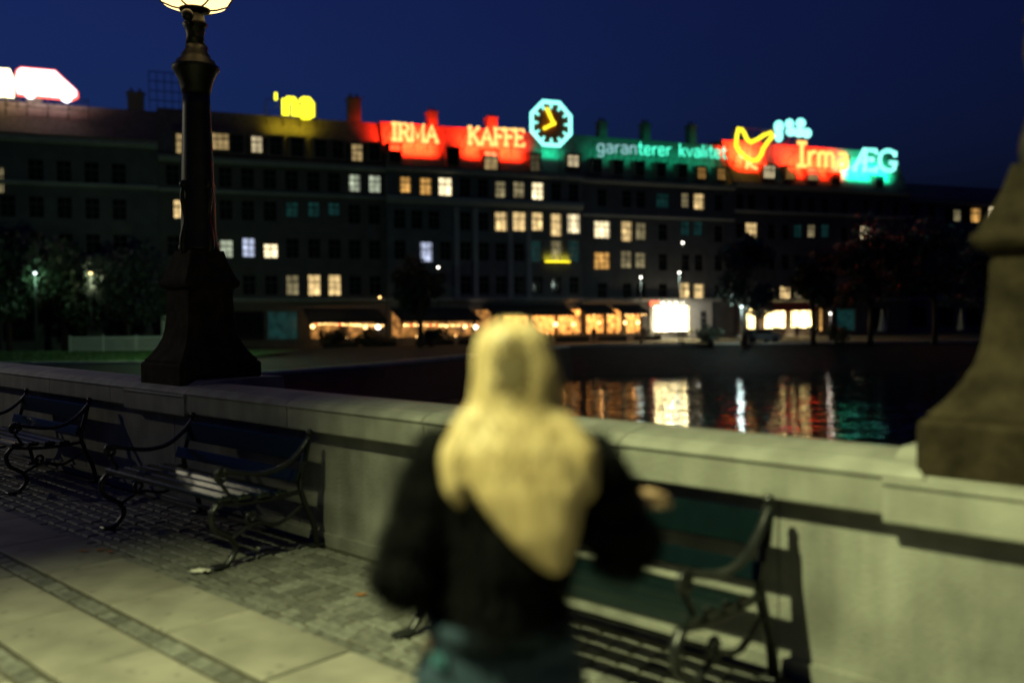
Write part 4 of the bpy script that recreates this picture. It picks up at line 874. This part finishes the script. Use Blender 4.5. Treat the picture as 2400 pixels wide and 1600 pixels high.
for x, y, rx, ry in ((662, 285, 26, 34), (662, 345, 20, 38), (735, 265, 22, 24), (812, 262, 26, 26), (745, 318, 28, 24), (805, 325, 30, 24), (855, 330, 24, 26)):
    el = pts_on([(x + rx * math.cos(2 * math.pi * i / 14), y + ry * math.sin(2 * math.pi * i / 14)) for i in range(14)], 1.1, es, ez)
    mb = MB(); mb.tube(el, 0.16, 8, closed=True); el2 = pts_on([(x + rx * .4 * math.cos(2 * math.pi * i / 10), y + ry * .4 * math.sin(2 * math.pi * i / 10)) for i in range(10)], 1.1, es, ez); mb.tube(el2, 0.14, 6, closed=True)
    mb.build('egg', M['n_cyan'], root)
lattice(root, -2.6, 2.6, -0.2, 1.5, y=0.3)
# white van and the letter before it
vs_, vz = fac(110, 236, -0.5); root = sign_root('glowing_van_sign', 'glowing white van silhouette with red neon edge on the left roof', vs_, vz - 0.8, -0.5)
poly = [(37,195),(38,178),(42,165),(50,160),(128,167),(146,184),(170,205),(178,213),(179,224),(168,230),(41,218)]
pl = []
for p in poly: a, b_ = fac(*p, -0.5); pl.append((a - vs_, b_ - vz + 0.8))
MB().prism(pl, 'y', 0.0, 0.25).build('van_body', M['n_white'], root)
for px, py, r in ((70, 220, 0.42), (155, 228, 0.45)):
    a, b_ = fac(px, py, -0.5); MB().lathe([(r, -0.14), (r, 0.14)], 18).build('wheel', M['n_white'], root, (a - vs_, 0.12, b_ - vz + 0.8)).rotation_euler = (R(90), 0, 0)
MB().tube([((x) * 1.04, 0.3, (z - 2.6) * 1.10 + 2.6) for x, z in pl], 0.09, 8, closed=True).build('red_edge', M['n_red'], root)
lattice(root, -3.4, 3.4, 0.2, 1.2, y=0.5); glow(root, 0, -0.6, 1.2, 6, 1, 12, (1, 0.2, 0.15))
text_sign('yellow-white letter n at the left edge before the van sign', ['n'], -8, 226, 30, 228, 92, M['signglass'], 0.22, out=-0.5, dbl=0.15)
# empty lattice behind the lamp post
root = empty('rooftop_lattice', FW(S(395, 215), -0.8, fac(395, 245, -0.8)[1]), FA); tag(root, 'empty dark steel lattice on the roof just left of the lamp post', 'sign frame')
mb = MB()
for i in range(6): mb.tube([(-1.7 + 0.68 * i, 0, -0.6), (-1.7 + 0.68 * i, 0, 3.0)], 0.05, 4)
for i in range(4): mb.tube([(-1.75, 0, 0.3 + 0.9 * i), (1.75, 0, 0.3 + 0.9 * i)], 0.05, 4)
mb.build('lattice', M['steel'], root)
# neon bar on the facade
bs, bz = fac(1307, 613, 0.75); root = sign_root('neon_bar', 'short yellow neon bar glowing on the facade under the lit windows', bs, bz, 0.75, None)
MB().tube([(-1.5, 0, 0), (1.5, 0, 0)], 0.10, 8).build('tube', M['n_yellow'], root); MB().box(-1.7, 1.7, 0.1, 0.35, -0.15, 0.12).build('bracket', M['steel'], root)
glow(root, 0, -0.15, 0.3, 3, 0.2, 14, (1, 0.85, 0.05), R(20))

# ------------------------------------------------------------------ street level: awnings, strings of lamps, shop
def awning(label, px0, px1, out, zf, zb, m_, posts=True):
    a, b_ = fac(px0, 750, out)[0], fac(px1, 750, out)[0]; root = empty('awning', FW((a + b_) / 2, 0.4), FA); tag(root, label, 'awning', 'cafe awnings'); h = (b_ - a) / 2
    mb = MB(); mb.add([(-h, 0, zb), (h, 0, zb), (h, -out, zf), (-h, -out, zf), (-h, 0, zb + .06), (h, 0, zb + .06), (h, -out, zf + .06), (-h, -out, zf + .06)], [(0,1,2,3),(4,7,6,5),(0,4,5,1),(1,5,6,2),(2,6,7,3),(3,7,4,0)])
    mb.build('canopy', m_, root)
    nsc = max(4, int(h * 2 / 0.5)); v = MB()
    for i in range(nsc):
        x0, x1 = -h + 2 * h * i / nsc, -h + 2 * h * (i + 1) / nsc
        v.add([(x0, -out - .01, zf + .03), (x1, -out - .01, zf + .03), (x1, -out - .01, zf - .18), ((x0 + x1) / 2, -out - .01, zf - .27), (x0, -out - .01, zf - .18)], [(0, 1, 2, 3, 4)])
    vo = v.build('valance', m_, root); vo.modifiers.new('t', 'SOLIDIFY').thickness = 0.015
    if posts:
        n = max(2, int(h * 2 / 4))
        for i in range(n + 1): x = -h + 0.1 + (2 * h - 0.2) * i / n; MB().tube([(x, -out + .1, 0), (x, -out + .1, zf)], 0.045, 8).build('post', M['steel'], root)
    return root
def lamps(label, px0, px1, py0, py1, out, n, mk='bulb', r=0.10, jit=0.15, reds=0.15):
    a, za = fac(px0, py0, out); b_, zb = fac(px1, py1, out); sx = (a + b_) / 2; root = empty('string_of_lights', FW(sx, out, 0), FA); tag(root, label, 'string lights', 'strings of lights over the cafe terrace')
    pts = []
    for i in range(n + 1):
        u = i / n; pts.append((a + (b_ - a) * u - sx, 0, za + (zb - za) * u + 0.08 + (0.0 if i % 3 == 0 else -0.07)))
    MB().tube(pts, 0.012, 4).build('cable', M['iron'], root)
    for i in range(n):
        p = Vector(pts[i]).lerp(Vector(pts[i + 1]), 0.5); q = r * rnd.uniform(0.6, 1.3)
        MB().ball((p.x, 0, p.z - q), q, n=8).build('bulb', M['bulbred'] if rnd.random() < reds else M[mk], root)
    return root
def terrace_light(px, py, out, power, col=(1, 0.45, 0.12), parent=None):
    s, z = fac(px, py, out); ld = bpy.data.lights.new('cafe_light', 'POINT'); ld.energy = power * LX; ld.color = col; ld.shadow_soft_size = 0.1
    o = bpy.data.objects.new('cafe_light', ld); COL.objects.link(o); o.location = FW(s, out, z)
A1 = awning('dark awning along the left half of the cafe terrace', 722, 905, 4.2, 2.55, 3.7, M['awning'])
A2 = awning('dark awning over the terrace right of the lit windows, left of the person', 935, 1125, 4.2, 2.55, 3.7, M['awning'])
A3 = awning('dark awning directly behind the head of the person', 1150, 1345, 3.0, 3.05, 4.0, M['awning'])
A4 = awning('narrow dark awning left of the bright doorway, first of two', 1368, 1440, 2.6, 3.1, 4.0, M['awning'])
A5 = awning('narrow dark awning touching the bright doorway', 1452, 1518, 2.6, 3.1, 4.0, M['awning'])
A6 = awning('red awning above the brightly lit shop', 1788, 1912, 2.2, 3.35, 4.1, M['awningred'], posts=False)
lamps('string of warm lamps under the leftmost terrace awning', 738, 900, 757, 762, 4.1, 24)
lamps('string of warm lamps under the second terrace awning', 945, 1122, 760, 762, 4.1, 24)
lamps('string of orange lamps just right of the head of the person', 1180, 1340, 734, 735, 2.9, 17, r=0.09, reds=0.3)
lamps('short string of lamps under the narrow awning', 1372, 1438, 735, 736, 2.5, 8, r=0.09)
lamps('short string of lamps beside the bright doorway', 1456, 1516, 735, 736, 2.5, 8, r=0.09)
lampn = 0
for px, py, out, r, lab in ((733, 765, 3.5, 0.20, 'leftmost warm wall lamp of the cafe'), (856, 768, 2.5, 0.20, 'warm lamp in the middle of the left terrace'), (886, 766, 2.5, 0.24, 'white lamp at the right end of the left terrace'), (1090, 765, 2.5, 0.20, 'warm lamp left of the head of the person'), (1116, 766, 2.5, 0.24, 'white lamp touching the head of the person on the left'),
                            (1302, 760, 1.5, 0.26, 'round orange lamp just right of the head of the person'), (1345, 760, 1.5, 0.22, 'round orange lamp, second right of the head'), (1405, 756, 1.5, 0.16, 'small orange lamp, third right of the head'), (1465, 756, 1.5, 0.2, 'orange lamp, fourth right of the head'), (1495, 756, 1.5, 0.2, 'orange lamp nearest the bright doorway')):
    s, z = fac(px, py, out); root = empty('terrace_lamp', FW(s, out, 0), FA); tag(root, lab, 'lamp', 'lamps on the cafe terrace')
    MB().tube([(0, 0.3, 0), (0, 0.3, z)], 0.03, 6).build('pole', M['steel'], root); MB().ball((0, 0, z), r, n=10).build('globe', M['bulbwhite'] if 'white' in lab else M['bulb'], root)
    MB().tube([(0, 0.3, z), (0, r * 0.8, z)], 0.025, 6).build('bracket', M['steel'], root)
for px, py, out, p in ((800, 765, 2, 30), (1010, 765, 2, 30), (1250, 755, 1.6, 60), (1320, 755, 1.6, 60), (1410, 752, 1.4, 50), (1485, 752, 1.4, 50)): terrace_light(px, py, out, p)
terrace_light(1573, 762, 1.5, 420, (1, 0.85, 0.55)); terrace_light(1812, 765, 1.4, 160, (1, 0.75, 0.4)); terrace_light(1880, 765, 1.4, 160, (1, 0.75, 0.4)); terrace_light(1640, 735, 2.5, 60, (1, 0.9, 0.75))
# white-painted shop front beside the bright doorway, with a lintel sign
root = empty('white_shop_front', FW(S(1523, 750), 0), FA); tag(root, 'white painted shop front around the bright doorway', 'shop front')
xw = S(1668, 750) - S(1523, 750); xa = S(1573) - S(1523, 750) - 2.32; xb = xa + 4.64; xc = S(1650) - S(1523, 750)
mb = MB(); mb.box(0, xa, -0.12, -0.01, 0, 4.3); mb.box(xb, xc - .52, -0.12, -0.01, 0, 4.3); mb.box(xc + .52, xw, -0.12, -0.01, 0, 4.3); mb.box(xa, xb, -0.12, -0.01, 3.87, 4.3); mb.box(xc - .52, xc + .52, -0.12, -0.01, 3.22, 4.3); mb.box(xc - .52, xc + .52, -0.12, -0.01, 0, 0.98)
mb.build('wall_panel', M['whitewall'], root)
MB().box(xa - 0.6, xa + 0.5, -0.25, -0.13, 3.9, 4.5).build('red_sign_board', M['bulbred'], root)
for k in range(4): MB().ball((xa + 1.0 + 0.9 * k, -0.35, 4.15), 0.13, n=8).build('spot_lamp', M['bulbwhite'], root)
# orange pillars of the lit shop
for i, px in enumerate((1738, 1783, 1846, 1912, 1946)):
    s = S(px, 760); root = empty('shop_pillar', FW(s, 0.02), FA)
    tag(root, '%s brick pillar of the lit shop under the red awning' % ('leftmost', 'second from the left', 'middle', 'fourth from the left', 'rightmost')[i], 'pillar', 'pillars of the lit shop')
    MB().box(-0.45, 0.45, -0.18, 0, 0.25, 3.7).build('pillar_shaft', M['clothmid'] if False else M['facade'][2], root); MB().box(-0.52, 0.52, -0.25, 0, 0, 0.25).build('pillar_base', M['trim'], root); MB().box(-0.52, 0.52, -0.25, 0, 3.7, 3.95).build('pillar_head', M['trim'], root)
MB_ = None

# quay street lamps (small, lit)
def street_lamp(label, px, py, depth, mk, power, col):
    r = ray(px, py); k = depth / r.y; p = Vector((0, 0, EYE)) + r * k; root = empty('street_lamp', (p.x, p.y, STREET)); tag(root, label, 'street lamp', 'lit street lamps across the water'); H = p.z - STREET
    MB().lathe([(0.12, 0), (0.12, 0.4), (0.06, 0.6), (0.045, H - 0.3)], 10).build('pole', M['iron'], root)
    MB().lathe([(0.28, H + 0.02), (0.24, H + 0.12), (0.05, H + 0.25)], 12).build('hood', M['iron'], root); MB().ball((0, 0, H - 0.08), 0.12, n=10, sz=0.8).build('globe', M[mk], root)
    if power:
        ld = bpy.data.lights.new('lamp_light', 'POINT'); ld.energy = power * LX; ld.color = col; ld.shadow_soft_size = 0.3; o = bpy.data.objects.new('lamp_light', ld); COL.objects.link(o); o.parent = root; o.location = (0, -0.1, H - 0.35)
WH = (0.8, 1.0, 0.85)
M['bulbcool'] = emis('cool bulb', (0.75, 1.0, 0.95), 7.0)
street_lamp('cool white street lamp among the trees at the far left', 82, 638, 75.5, 'bulbcool', 120, (0.5, 1.0, 0.65))
street_lamp('warm street lamp among the trees left of the lamp post', 212, 638, 75.5, 'bulb', 120, (0.9, 1.0, 0.6))
street_lamp('unseen lamp added on the bank behind the foot of the tall lamp post', 455, 655, 63, 'bulbcool', 1200, (0.6, 1.0, 0.55))  # out of sight; added to light the fence, the grass and the quay edge
street_lamp('cool lamp right of the lamp post foot, left of the cafe', 662, 727, 92, 'bulbcool', 300, (0.4, 1.0, 0.8))
street_lamp('white street lamp high in front of the green-signed house', 1600, 567, 88, 'bulbwhite', 0, WH)
street_lamp('white street lamp above the white shop front', 1592, 637, 90, 'bulbwhite', 150, WH)
street_lamp('white street lamp above the narrow awnings', 1502, 648, 90, 'bulbwhite', 100, WH)
street_lamp('white street lamp beside the lit-leaved tree', 1738, 717, 87, 'bulbcool', 260, (0.75, 1.0, 0.95))
street_lamp('white street lamp right of the red awning', 1946, 733, 96, 'bulbwhite', 60, (1, 0.85, 0.7))
street_lamp('tiny white lamp on the dark facade at the right', 2037, 636, 98, 'bulbcool', 0, WH)
street_lamp('orange lamp above the left terrace awning', 890, 695, 92, 'bulb', 0, WH)
street_lamp('tiny white lamp below the bluish window', 1027, 625, 92, 'bulbwhite', 0, WH)

# ------------------------------------------------------------------ trees
def tree(label, px, depth, H, crown_r, crown_z, m_, nl=3500, seed=0, leaf=0.32, name='broadleaf_tree', fl=0.85):
    rr = random.Random(seed); r = ray(px, 760); k = depth / r.y; root = empty(name, (r.x * k, r.y * k, STREET)); tag(root, label, 'tree', 'trees across the water')
    tr = MB(); tr.tube([(0, 0, -0.2), (0.05, 0, H * 0.2), (-0.05, 0.1, H * 0.45), (0.1, 0, H * 0.75)], [0.30, 0.22, 0.16, 0.06], 9); blobs = []
    for i in range(11):
        a = rr.uniform(0, 6.28); z = H * rr.uniform(0.25, 0.5); rad = crown_r * rr.uniform(0.45, 0.85); e = Vector((math.cos(a) * rad, math.sin(a) * rad, crown_z + rr.uniform(-0.6, 0.7) * (H - crown_z)))
        mid = Vector((e.x * 0.4, e.y * 0.4, (z + e.z) / 2)); tr.tube([(0, 0, z), mid, e], [0.1, 0.06, 0.02], 6); blobs.append((e, crown_r * rr.uniform(0.28, 0.5)))
    for i in range(7): a = rr.uniform(0, 6.28); q = crown_r * rr.uniform(0, 0.6); blobs.append((Vector((math.cos(a) * q, math.sin(a) * q, crown_z + rr.uniform(-0.2, 0.95) * (H - crown_z))), crown_r * rr.uniform(0.3, 0.5)))
    tr.build('trunk', M['bark'], root); lv = MB()
    for i in range(nl):
        c, q = blobs[rr.randrange(len(blobs))]; d = Vector((rr.gauss(0, 1), rr.gauss(0, 1), rr.gauss(0, 1))).normalized() * q * rr.uniform(0.55, 1.08); p = c + Vector((d.x, d.y, d.z * fl))
        u = Vector((rr.gauss(0, 1), rr.gauss(0, 1), rr.gauss(0, .6))).normalized(); v = u.orthogonal().normalized(); s = leaf * rr.uniform(0.5, 1.2)
        lv.add([p - u * s, p + v * s * 0.5, p + u * s, p - v * s * 0.5], [(0, 1, 2, 3)])
    lv.build('crown', m_, root); return root
tree('tall dark tree at the left edge under the van sign', 20, 80, 10.5, 4.2, 6.5, M['leafA'], 4200, 1)
tree('broad dark tree left of the lamp post, before the plain house', 150, 80, 9.5, 4.6, 5.6, M['leafA'], 4600, 2)
tree('dark tree with lit leaf tips next to the lamp post on the left', 300, 79, 8.2, 3.6, 4.8, M['leafB'], 3800, 3)
tree('small dark tree standing before the third house, left of the person', 985, 86, 8.0, 2.4, 5.2, M['leafA'], 2600, 4)
tree('slim quay tree with lit lower leaves right of the white shop front', 1745, 88, 10.0, 2.9, 6.0, M['leafB'], 3600, 5)
tree('dark quay tree in front of the right end of the lit shop', 1905, 90, 8.8, 2.6, 5.6, M['leafA'], 2800, 6)
tree('tall dark tree right of the lit shop', 2040, 90, 11.5, 4.2, 7.0, M['leafA'], 4200, 7)
tree('big dark tree left of the stone lamp foot at the right edge', 2190, 90, 12.0, 4.8, 7.0, M['leafA'], 4800, 8)
tree('dark tree almost hidden behind the right lamp foot', 2330, 92, 11.0, 4.0, 6.6, M['leafA'], 3200, 9)
for i, (px, dp, lab) in enumerate(((1665, 88.5, 'low dark shrub beneath the white shop front'), (1960, 90, 'low dark shrub right of the lit shop'), (780, 88, 'low dark hedge shrub before the left end of the terrace'), (860, 88.5, 'low dark hedge shrub before the middle of the left terrace'), (1010, 88, 'low dark hedge shrub before the second terrace awning'))):
    tree(lab, px, dp, 1.5, 1.3, 0.8, M['leafA'], 700, 20 + i, 0.2, 'shrub')

# ------------------------------------------------------------------ left bank: grass, fence, pavilion
mb = MB(); mb.add([(-60, 62.5, STREET + 0.02), (-21, 63.5, STREET + 0.02), (-17, 74, STREET + 0.35), (-60, 76, STREET + 0.35)], [(0, 1, 2, 3)]); tag(mb.build('lawn_ground', M['grass']), kind='structure')
g = MB(); rr = random.Random(3)
for i in range(9000):
    u, v = rr.random(), rr.random(); x = -46 + u * 26; y = 63.4 + v * 9; z = STREET + 0.02 + 0.33 * v; h = rr.uniform(0.08, 0.2); a = rr.uniform(0, 3.14); w = 0.03
    g.add([(x - w * math.cos(a), y - w * math.sin(a), z), (x + w * math.cos(a), y + w * math.sin(a), z), (x + rr.uniform(-.05, .05), y, z + h)], [(0, 1, 2)])
tag(g.build('grass', M['grass']), 'short green grass on the left bank below the white fence', 'grass', kind='stuff')
root = empty('white_fence', (-27, 74, STREET + 0.3)); tag(root, 'pale fence of thin uprights on the left bank above the grass', 'fence')
MB().box(-9, -0.8, -0.04, 0.04, 1.12, 1.22).build('top_rail', M['whitewall'], root); MB().box(-9, -0.8, -0.03, 0.03, 0.12, 0.2).build('bottom_rail', M['whitewall'], root)
p = MB()
for i in range(54): x = -8.9 + i * 0.15; p.box(x - 0.03, x + 0.03, -0.02, 0.02, 0.2, 1.12)
tag(p.build('uprights', M['whitewall'], root), kind='stuff')
for i in range(4): MB().box(-9 + i * 2.7, -8.9 + i * 2.7, -0.06, 0.06, 0, 1.35).build('post', M['whitewall'], root)
root = empty('pale_pavilion', (-28.6, 80, STREET + 0.2)); tag(root, 'pale small pavilion with a dark arch behind the trees, touching the lamp post', 'pavilion')
mb = MB(); arch = [(1.0 * math.cos(math.pi * i / 12), 2.2 + 1.0 * math.sin(math.pi * i / 12)) for i in range(13)]
outer = [(2.2, 0), (2.2, 3.6), (0, 4.4), (-2.2, 3.6), (-2.2, 0)]
poly = [(1.0, 0), (2.2, 0), (2.2, 3.6), (0, 4.4), (-2.2, 3.6), (-2.2, 0), (-1.0, 0)] + [arch[12 - i] for i in range(13)]
mb.prism(poly, 'y', 0, 0.3); mb.box(-2.2, -2.0, 0.3, 3, 0, 3.5); mb.box(2.0, 2.2, 0.3, 3, 0, 3.5); mb.box(-2.0, 2.0, 2.8, 3, 0, 3.5); mb.build('wall', M['whitewall'], root)
mb = MB(); mb.prism([(-2.5, 3.5), (0, 4.45), (2.5, 3.5), (2.5, 3.65), (0, 4.62), (-2.5, 3.65)], 'y', -0.3, 3.2); mb.build('roof', M['slate'], root)

# ------------------------------------------------------------------ parked car, parasols, folded parasol on the quay
def car(label, px, depth, rz, m_):
    r = ray(px, 790); k = depth / r.y; root = empty('parked_car', (r.x * k, r.y * k, STREET), rz); tag(root, label, 'car')
    side = [(-2.05, 0.32), (-2.1, 0.62), (-1.95, 0.86), (-1.35, 0.95), (-0.75, 1.38), (0.55, 1.42), (1.25, 0.98), (1.95, 0.86), (2.1, 0.62), (2.05, 0.32)]
    MB().prism(side, 'y', -0.82, 0.82).build('body', m_, root)
    MB().prism([(-1.2, 0.97), (-0.72, 1.33), (0.5, 1.36), (1.08, 0.99)], 'y', -0.825, 0.825).build('side_windows', M['glass'], root)
    MB().add([(-1.34, -.7, .98), (-1.34, .7, .98), (-.78, .65, 1.37), (-.78, -.65, 1.37)], [(0, 1, 2, 3)]).build('windscreen', M['glass'], root)
    for x in (-1.3, 1.3):
        for y in (-0.74, 0.74):
            w = MB().lathe([(0.2, -0.1), (0.32, -0.1), (0.33, 0), (0.32, 0.1), (0.2, 0.1)], 18).build('wheel', M['tyre'], root, (x, y, 0.33)); w.rotation_euler = (R(90), 0, 0)
            MB().lathe([(0.19, -0.105), (0.19, 0.105)], 14).build('hub', M['steel'], w)
    for y in (-0.6, 0.6): MB().box(-2.12, -2.04, y - .14, y + .14, .62, .74).build('headlight', M['whitewall'], root); MB().box(2.04, 2.12, y - .14, y + .14, .62, .74).build('tail_light', M['awningred'], root)
car('grey car parked on the quay before the lit shop', 1780, 91.5, R(18), M['carpaint'])
def parasol(label, px, depth, cl):
    r = ray(px, 780); k = depth / r.y; root = empty('folded_parasol', (r.x * k, r.y * k, STREET)); tag(root, label, 'parasol', 'folded parasols on the quay')
    MB().lathe([(0.3, 0), (0.3, 0.08), (0.03, 0.1), (0.025, 3.3)], 12).build('pole', M['steel'], root)
    mb = MB(); n = 16; vs = []
    for z, r0 in ((1.1, 0.42), (1.8, 0.28), (2.6, 0.17), (3.2, 0.07), (3.32, 0.03)):
        for i in range(n): q = r0 * (1 if i % 2 else 0.6); vs.append((q * math.cos(2 * math.pi * i / n), q * math.sin(2 * math.pi * i / n), z))
    mb.add(vs, [(j * n + i, j * n + (i + 1) % n, (j + 1) * n + (i + 1) % n, (j + 1) * n + i) for j in range(4) for i in range(n)]); mb.build('cloth', cl, root)
parasol('pale folded parasol on the dark quay right of the lit shop', 2068, 91, M['whitewall'])
parasol('short pale folded parasol at the far right near the lamp foot', 2252, 93, M['whitewall'])
def display(label, px, out, n, seed):
    s = S(px, 790); root = empty('goods_stand', FW(s, out), FA); tag(root, label, 'stand', 'stands before the lit shop'); q = random.Random(seed)
    MB().box(-0.9, 0.9, -0.35, 0.35, 0.62, 0.68).build('board', M['bark'], root)
    for x in (-0.8, 0.8):
        for y in (-0.3, 0.3): MB().box(x - 0.03, x + 0.03, y - 0.03, y + 0.03, 0, 0.62).build('leg', M['bark'], root)
    for i in range(n):
        x = -0.72 + 1.44 * i / max(1, n - 1); h = q.uniform(0.18, 0.4)
        MB().lathe([(0.10, 0.68), (0.14, 0.80), (0.17, 0.84)], 10, (x, 0, 0)).ball((x, 0, 0.86 + h * .5), 0.2, n=8, sz=h * 3).build('potted_goods', M['leafB'], root)
display('goods stand with pots before the left part of the lit shop', 1800, 1.5, 4, 1)
display('goods stand with pots before the right part of the lit shop', 1885, 1.5, 4, 2)
display('small goods stand just right of the bright doorway', 1618, 1.2, 3, 3)
def table(label, px, out, cl):
    s = S(px, 790); root = empty('cafe_table', FW(s, out), FA); tag(root, label, 'table', 'tables on the cafe terrace')
    MB().lathe([(0.42, 0.72), (0.43, 0.75), (0.42, 0.76)], 16).build('top', cl, root); MB().lathe([(0.25, 0), (0.24, 0.03), (0.03, 0.05), (0.03, 0.72)], 12).build('stem', M['steel'], root)
    MB().ball((0, 0, 0.83), 0.06, n=8).build('candle', M['bulb'], root)
for px, lab in ((800, 'candle-lit round table on the left terrace'), (960, 'candle-lit round table left of the quay tree'), (1050, 'candle-lit round table right of the quay tree'), (1265, 'candle-lit round table just right of the head of the person'), (1330, 'candle-lit round table under the orange lamps'), (1430, 'candle-lit round table under the narrow awnings')): table(lab, px, 2.6 if px < 1150 else 1.8, M['whitewall'])
def planter(label, px0, px1, out, seed):
    a, b_ = S(px0, 790), S(px1, 790); root = empty('planter_hedge', FW((a + b_) / 2, out), FA); tag(root, label, 'planter', 'hedges round the cafe terrace'); h = (b_ - a) / 2; q = random.Random(seed)
    MB().box(-h, h, -0.25, 0.25, 0, 0.45).build('trough', M['bark'], root); lv = MB()
    for i in range(int(h * 260)):
        c = Vector((q.uniform(-h, h), q.gauss(0, 0.16), 0.45 + abs(q.gauss(0.25, 0.22)))); u = Vector((q.gauss(0, 1), q.gauss(0, 1), q.gauss(0, 1))).normalized(); v = u.orthogonal().normalized(); s = q.uniform(0.06, 0.13)
        lv.add([c - u * s, c + v * s * 0.5, c + u * s, c - v * s * 0.5], [(0, 1, 2, 3)])
    lv.build('foliage', M['leafA'], root)
for i, (a, b_, o, lab) in enumerate(((735, 815, 4.7, 'low hedge before the left end of the terrace lights'), (825, 900, 4.7, 'low hedge before the right end of the first awning'), (945, 1030, 4.7, 'low hedge before the left half of the second awning'), (1040, 1120, 4.7, 'low hedge before the right half of the second awning'),
                                     (1180, 1260, 3.5, 'low hedge behind the head of the person'), (1270, 1345, 3.5, 'low hedge just right of the head of the person'), (1372, 1436, 3.1, 'low hedge before the first narrow awning'), (1456, 1514, 3.1, 'low hedge beside the bright doorway'))): planter(lab, a, b_, o, 40 + i)
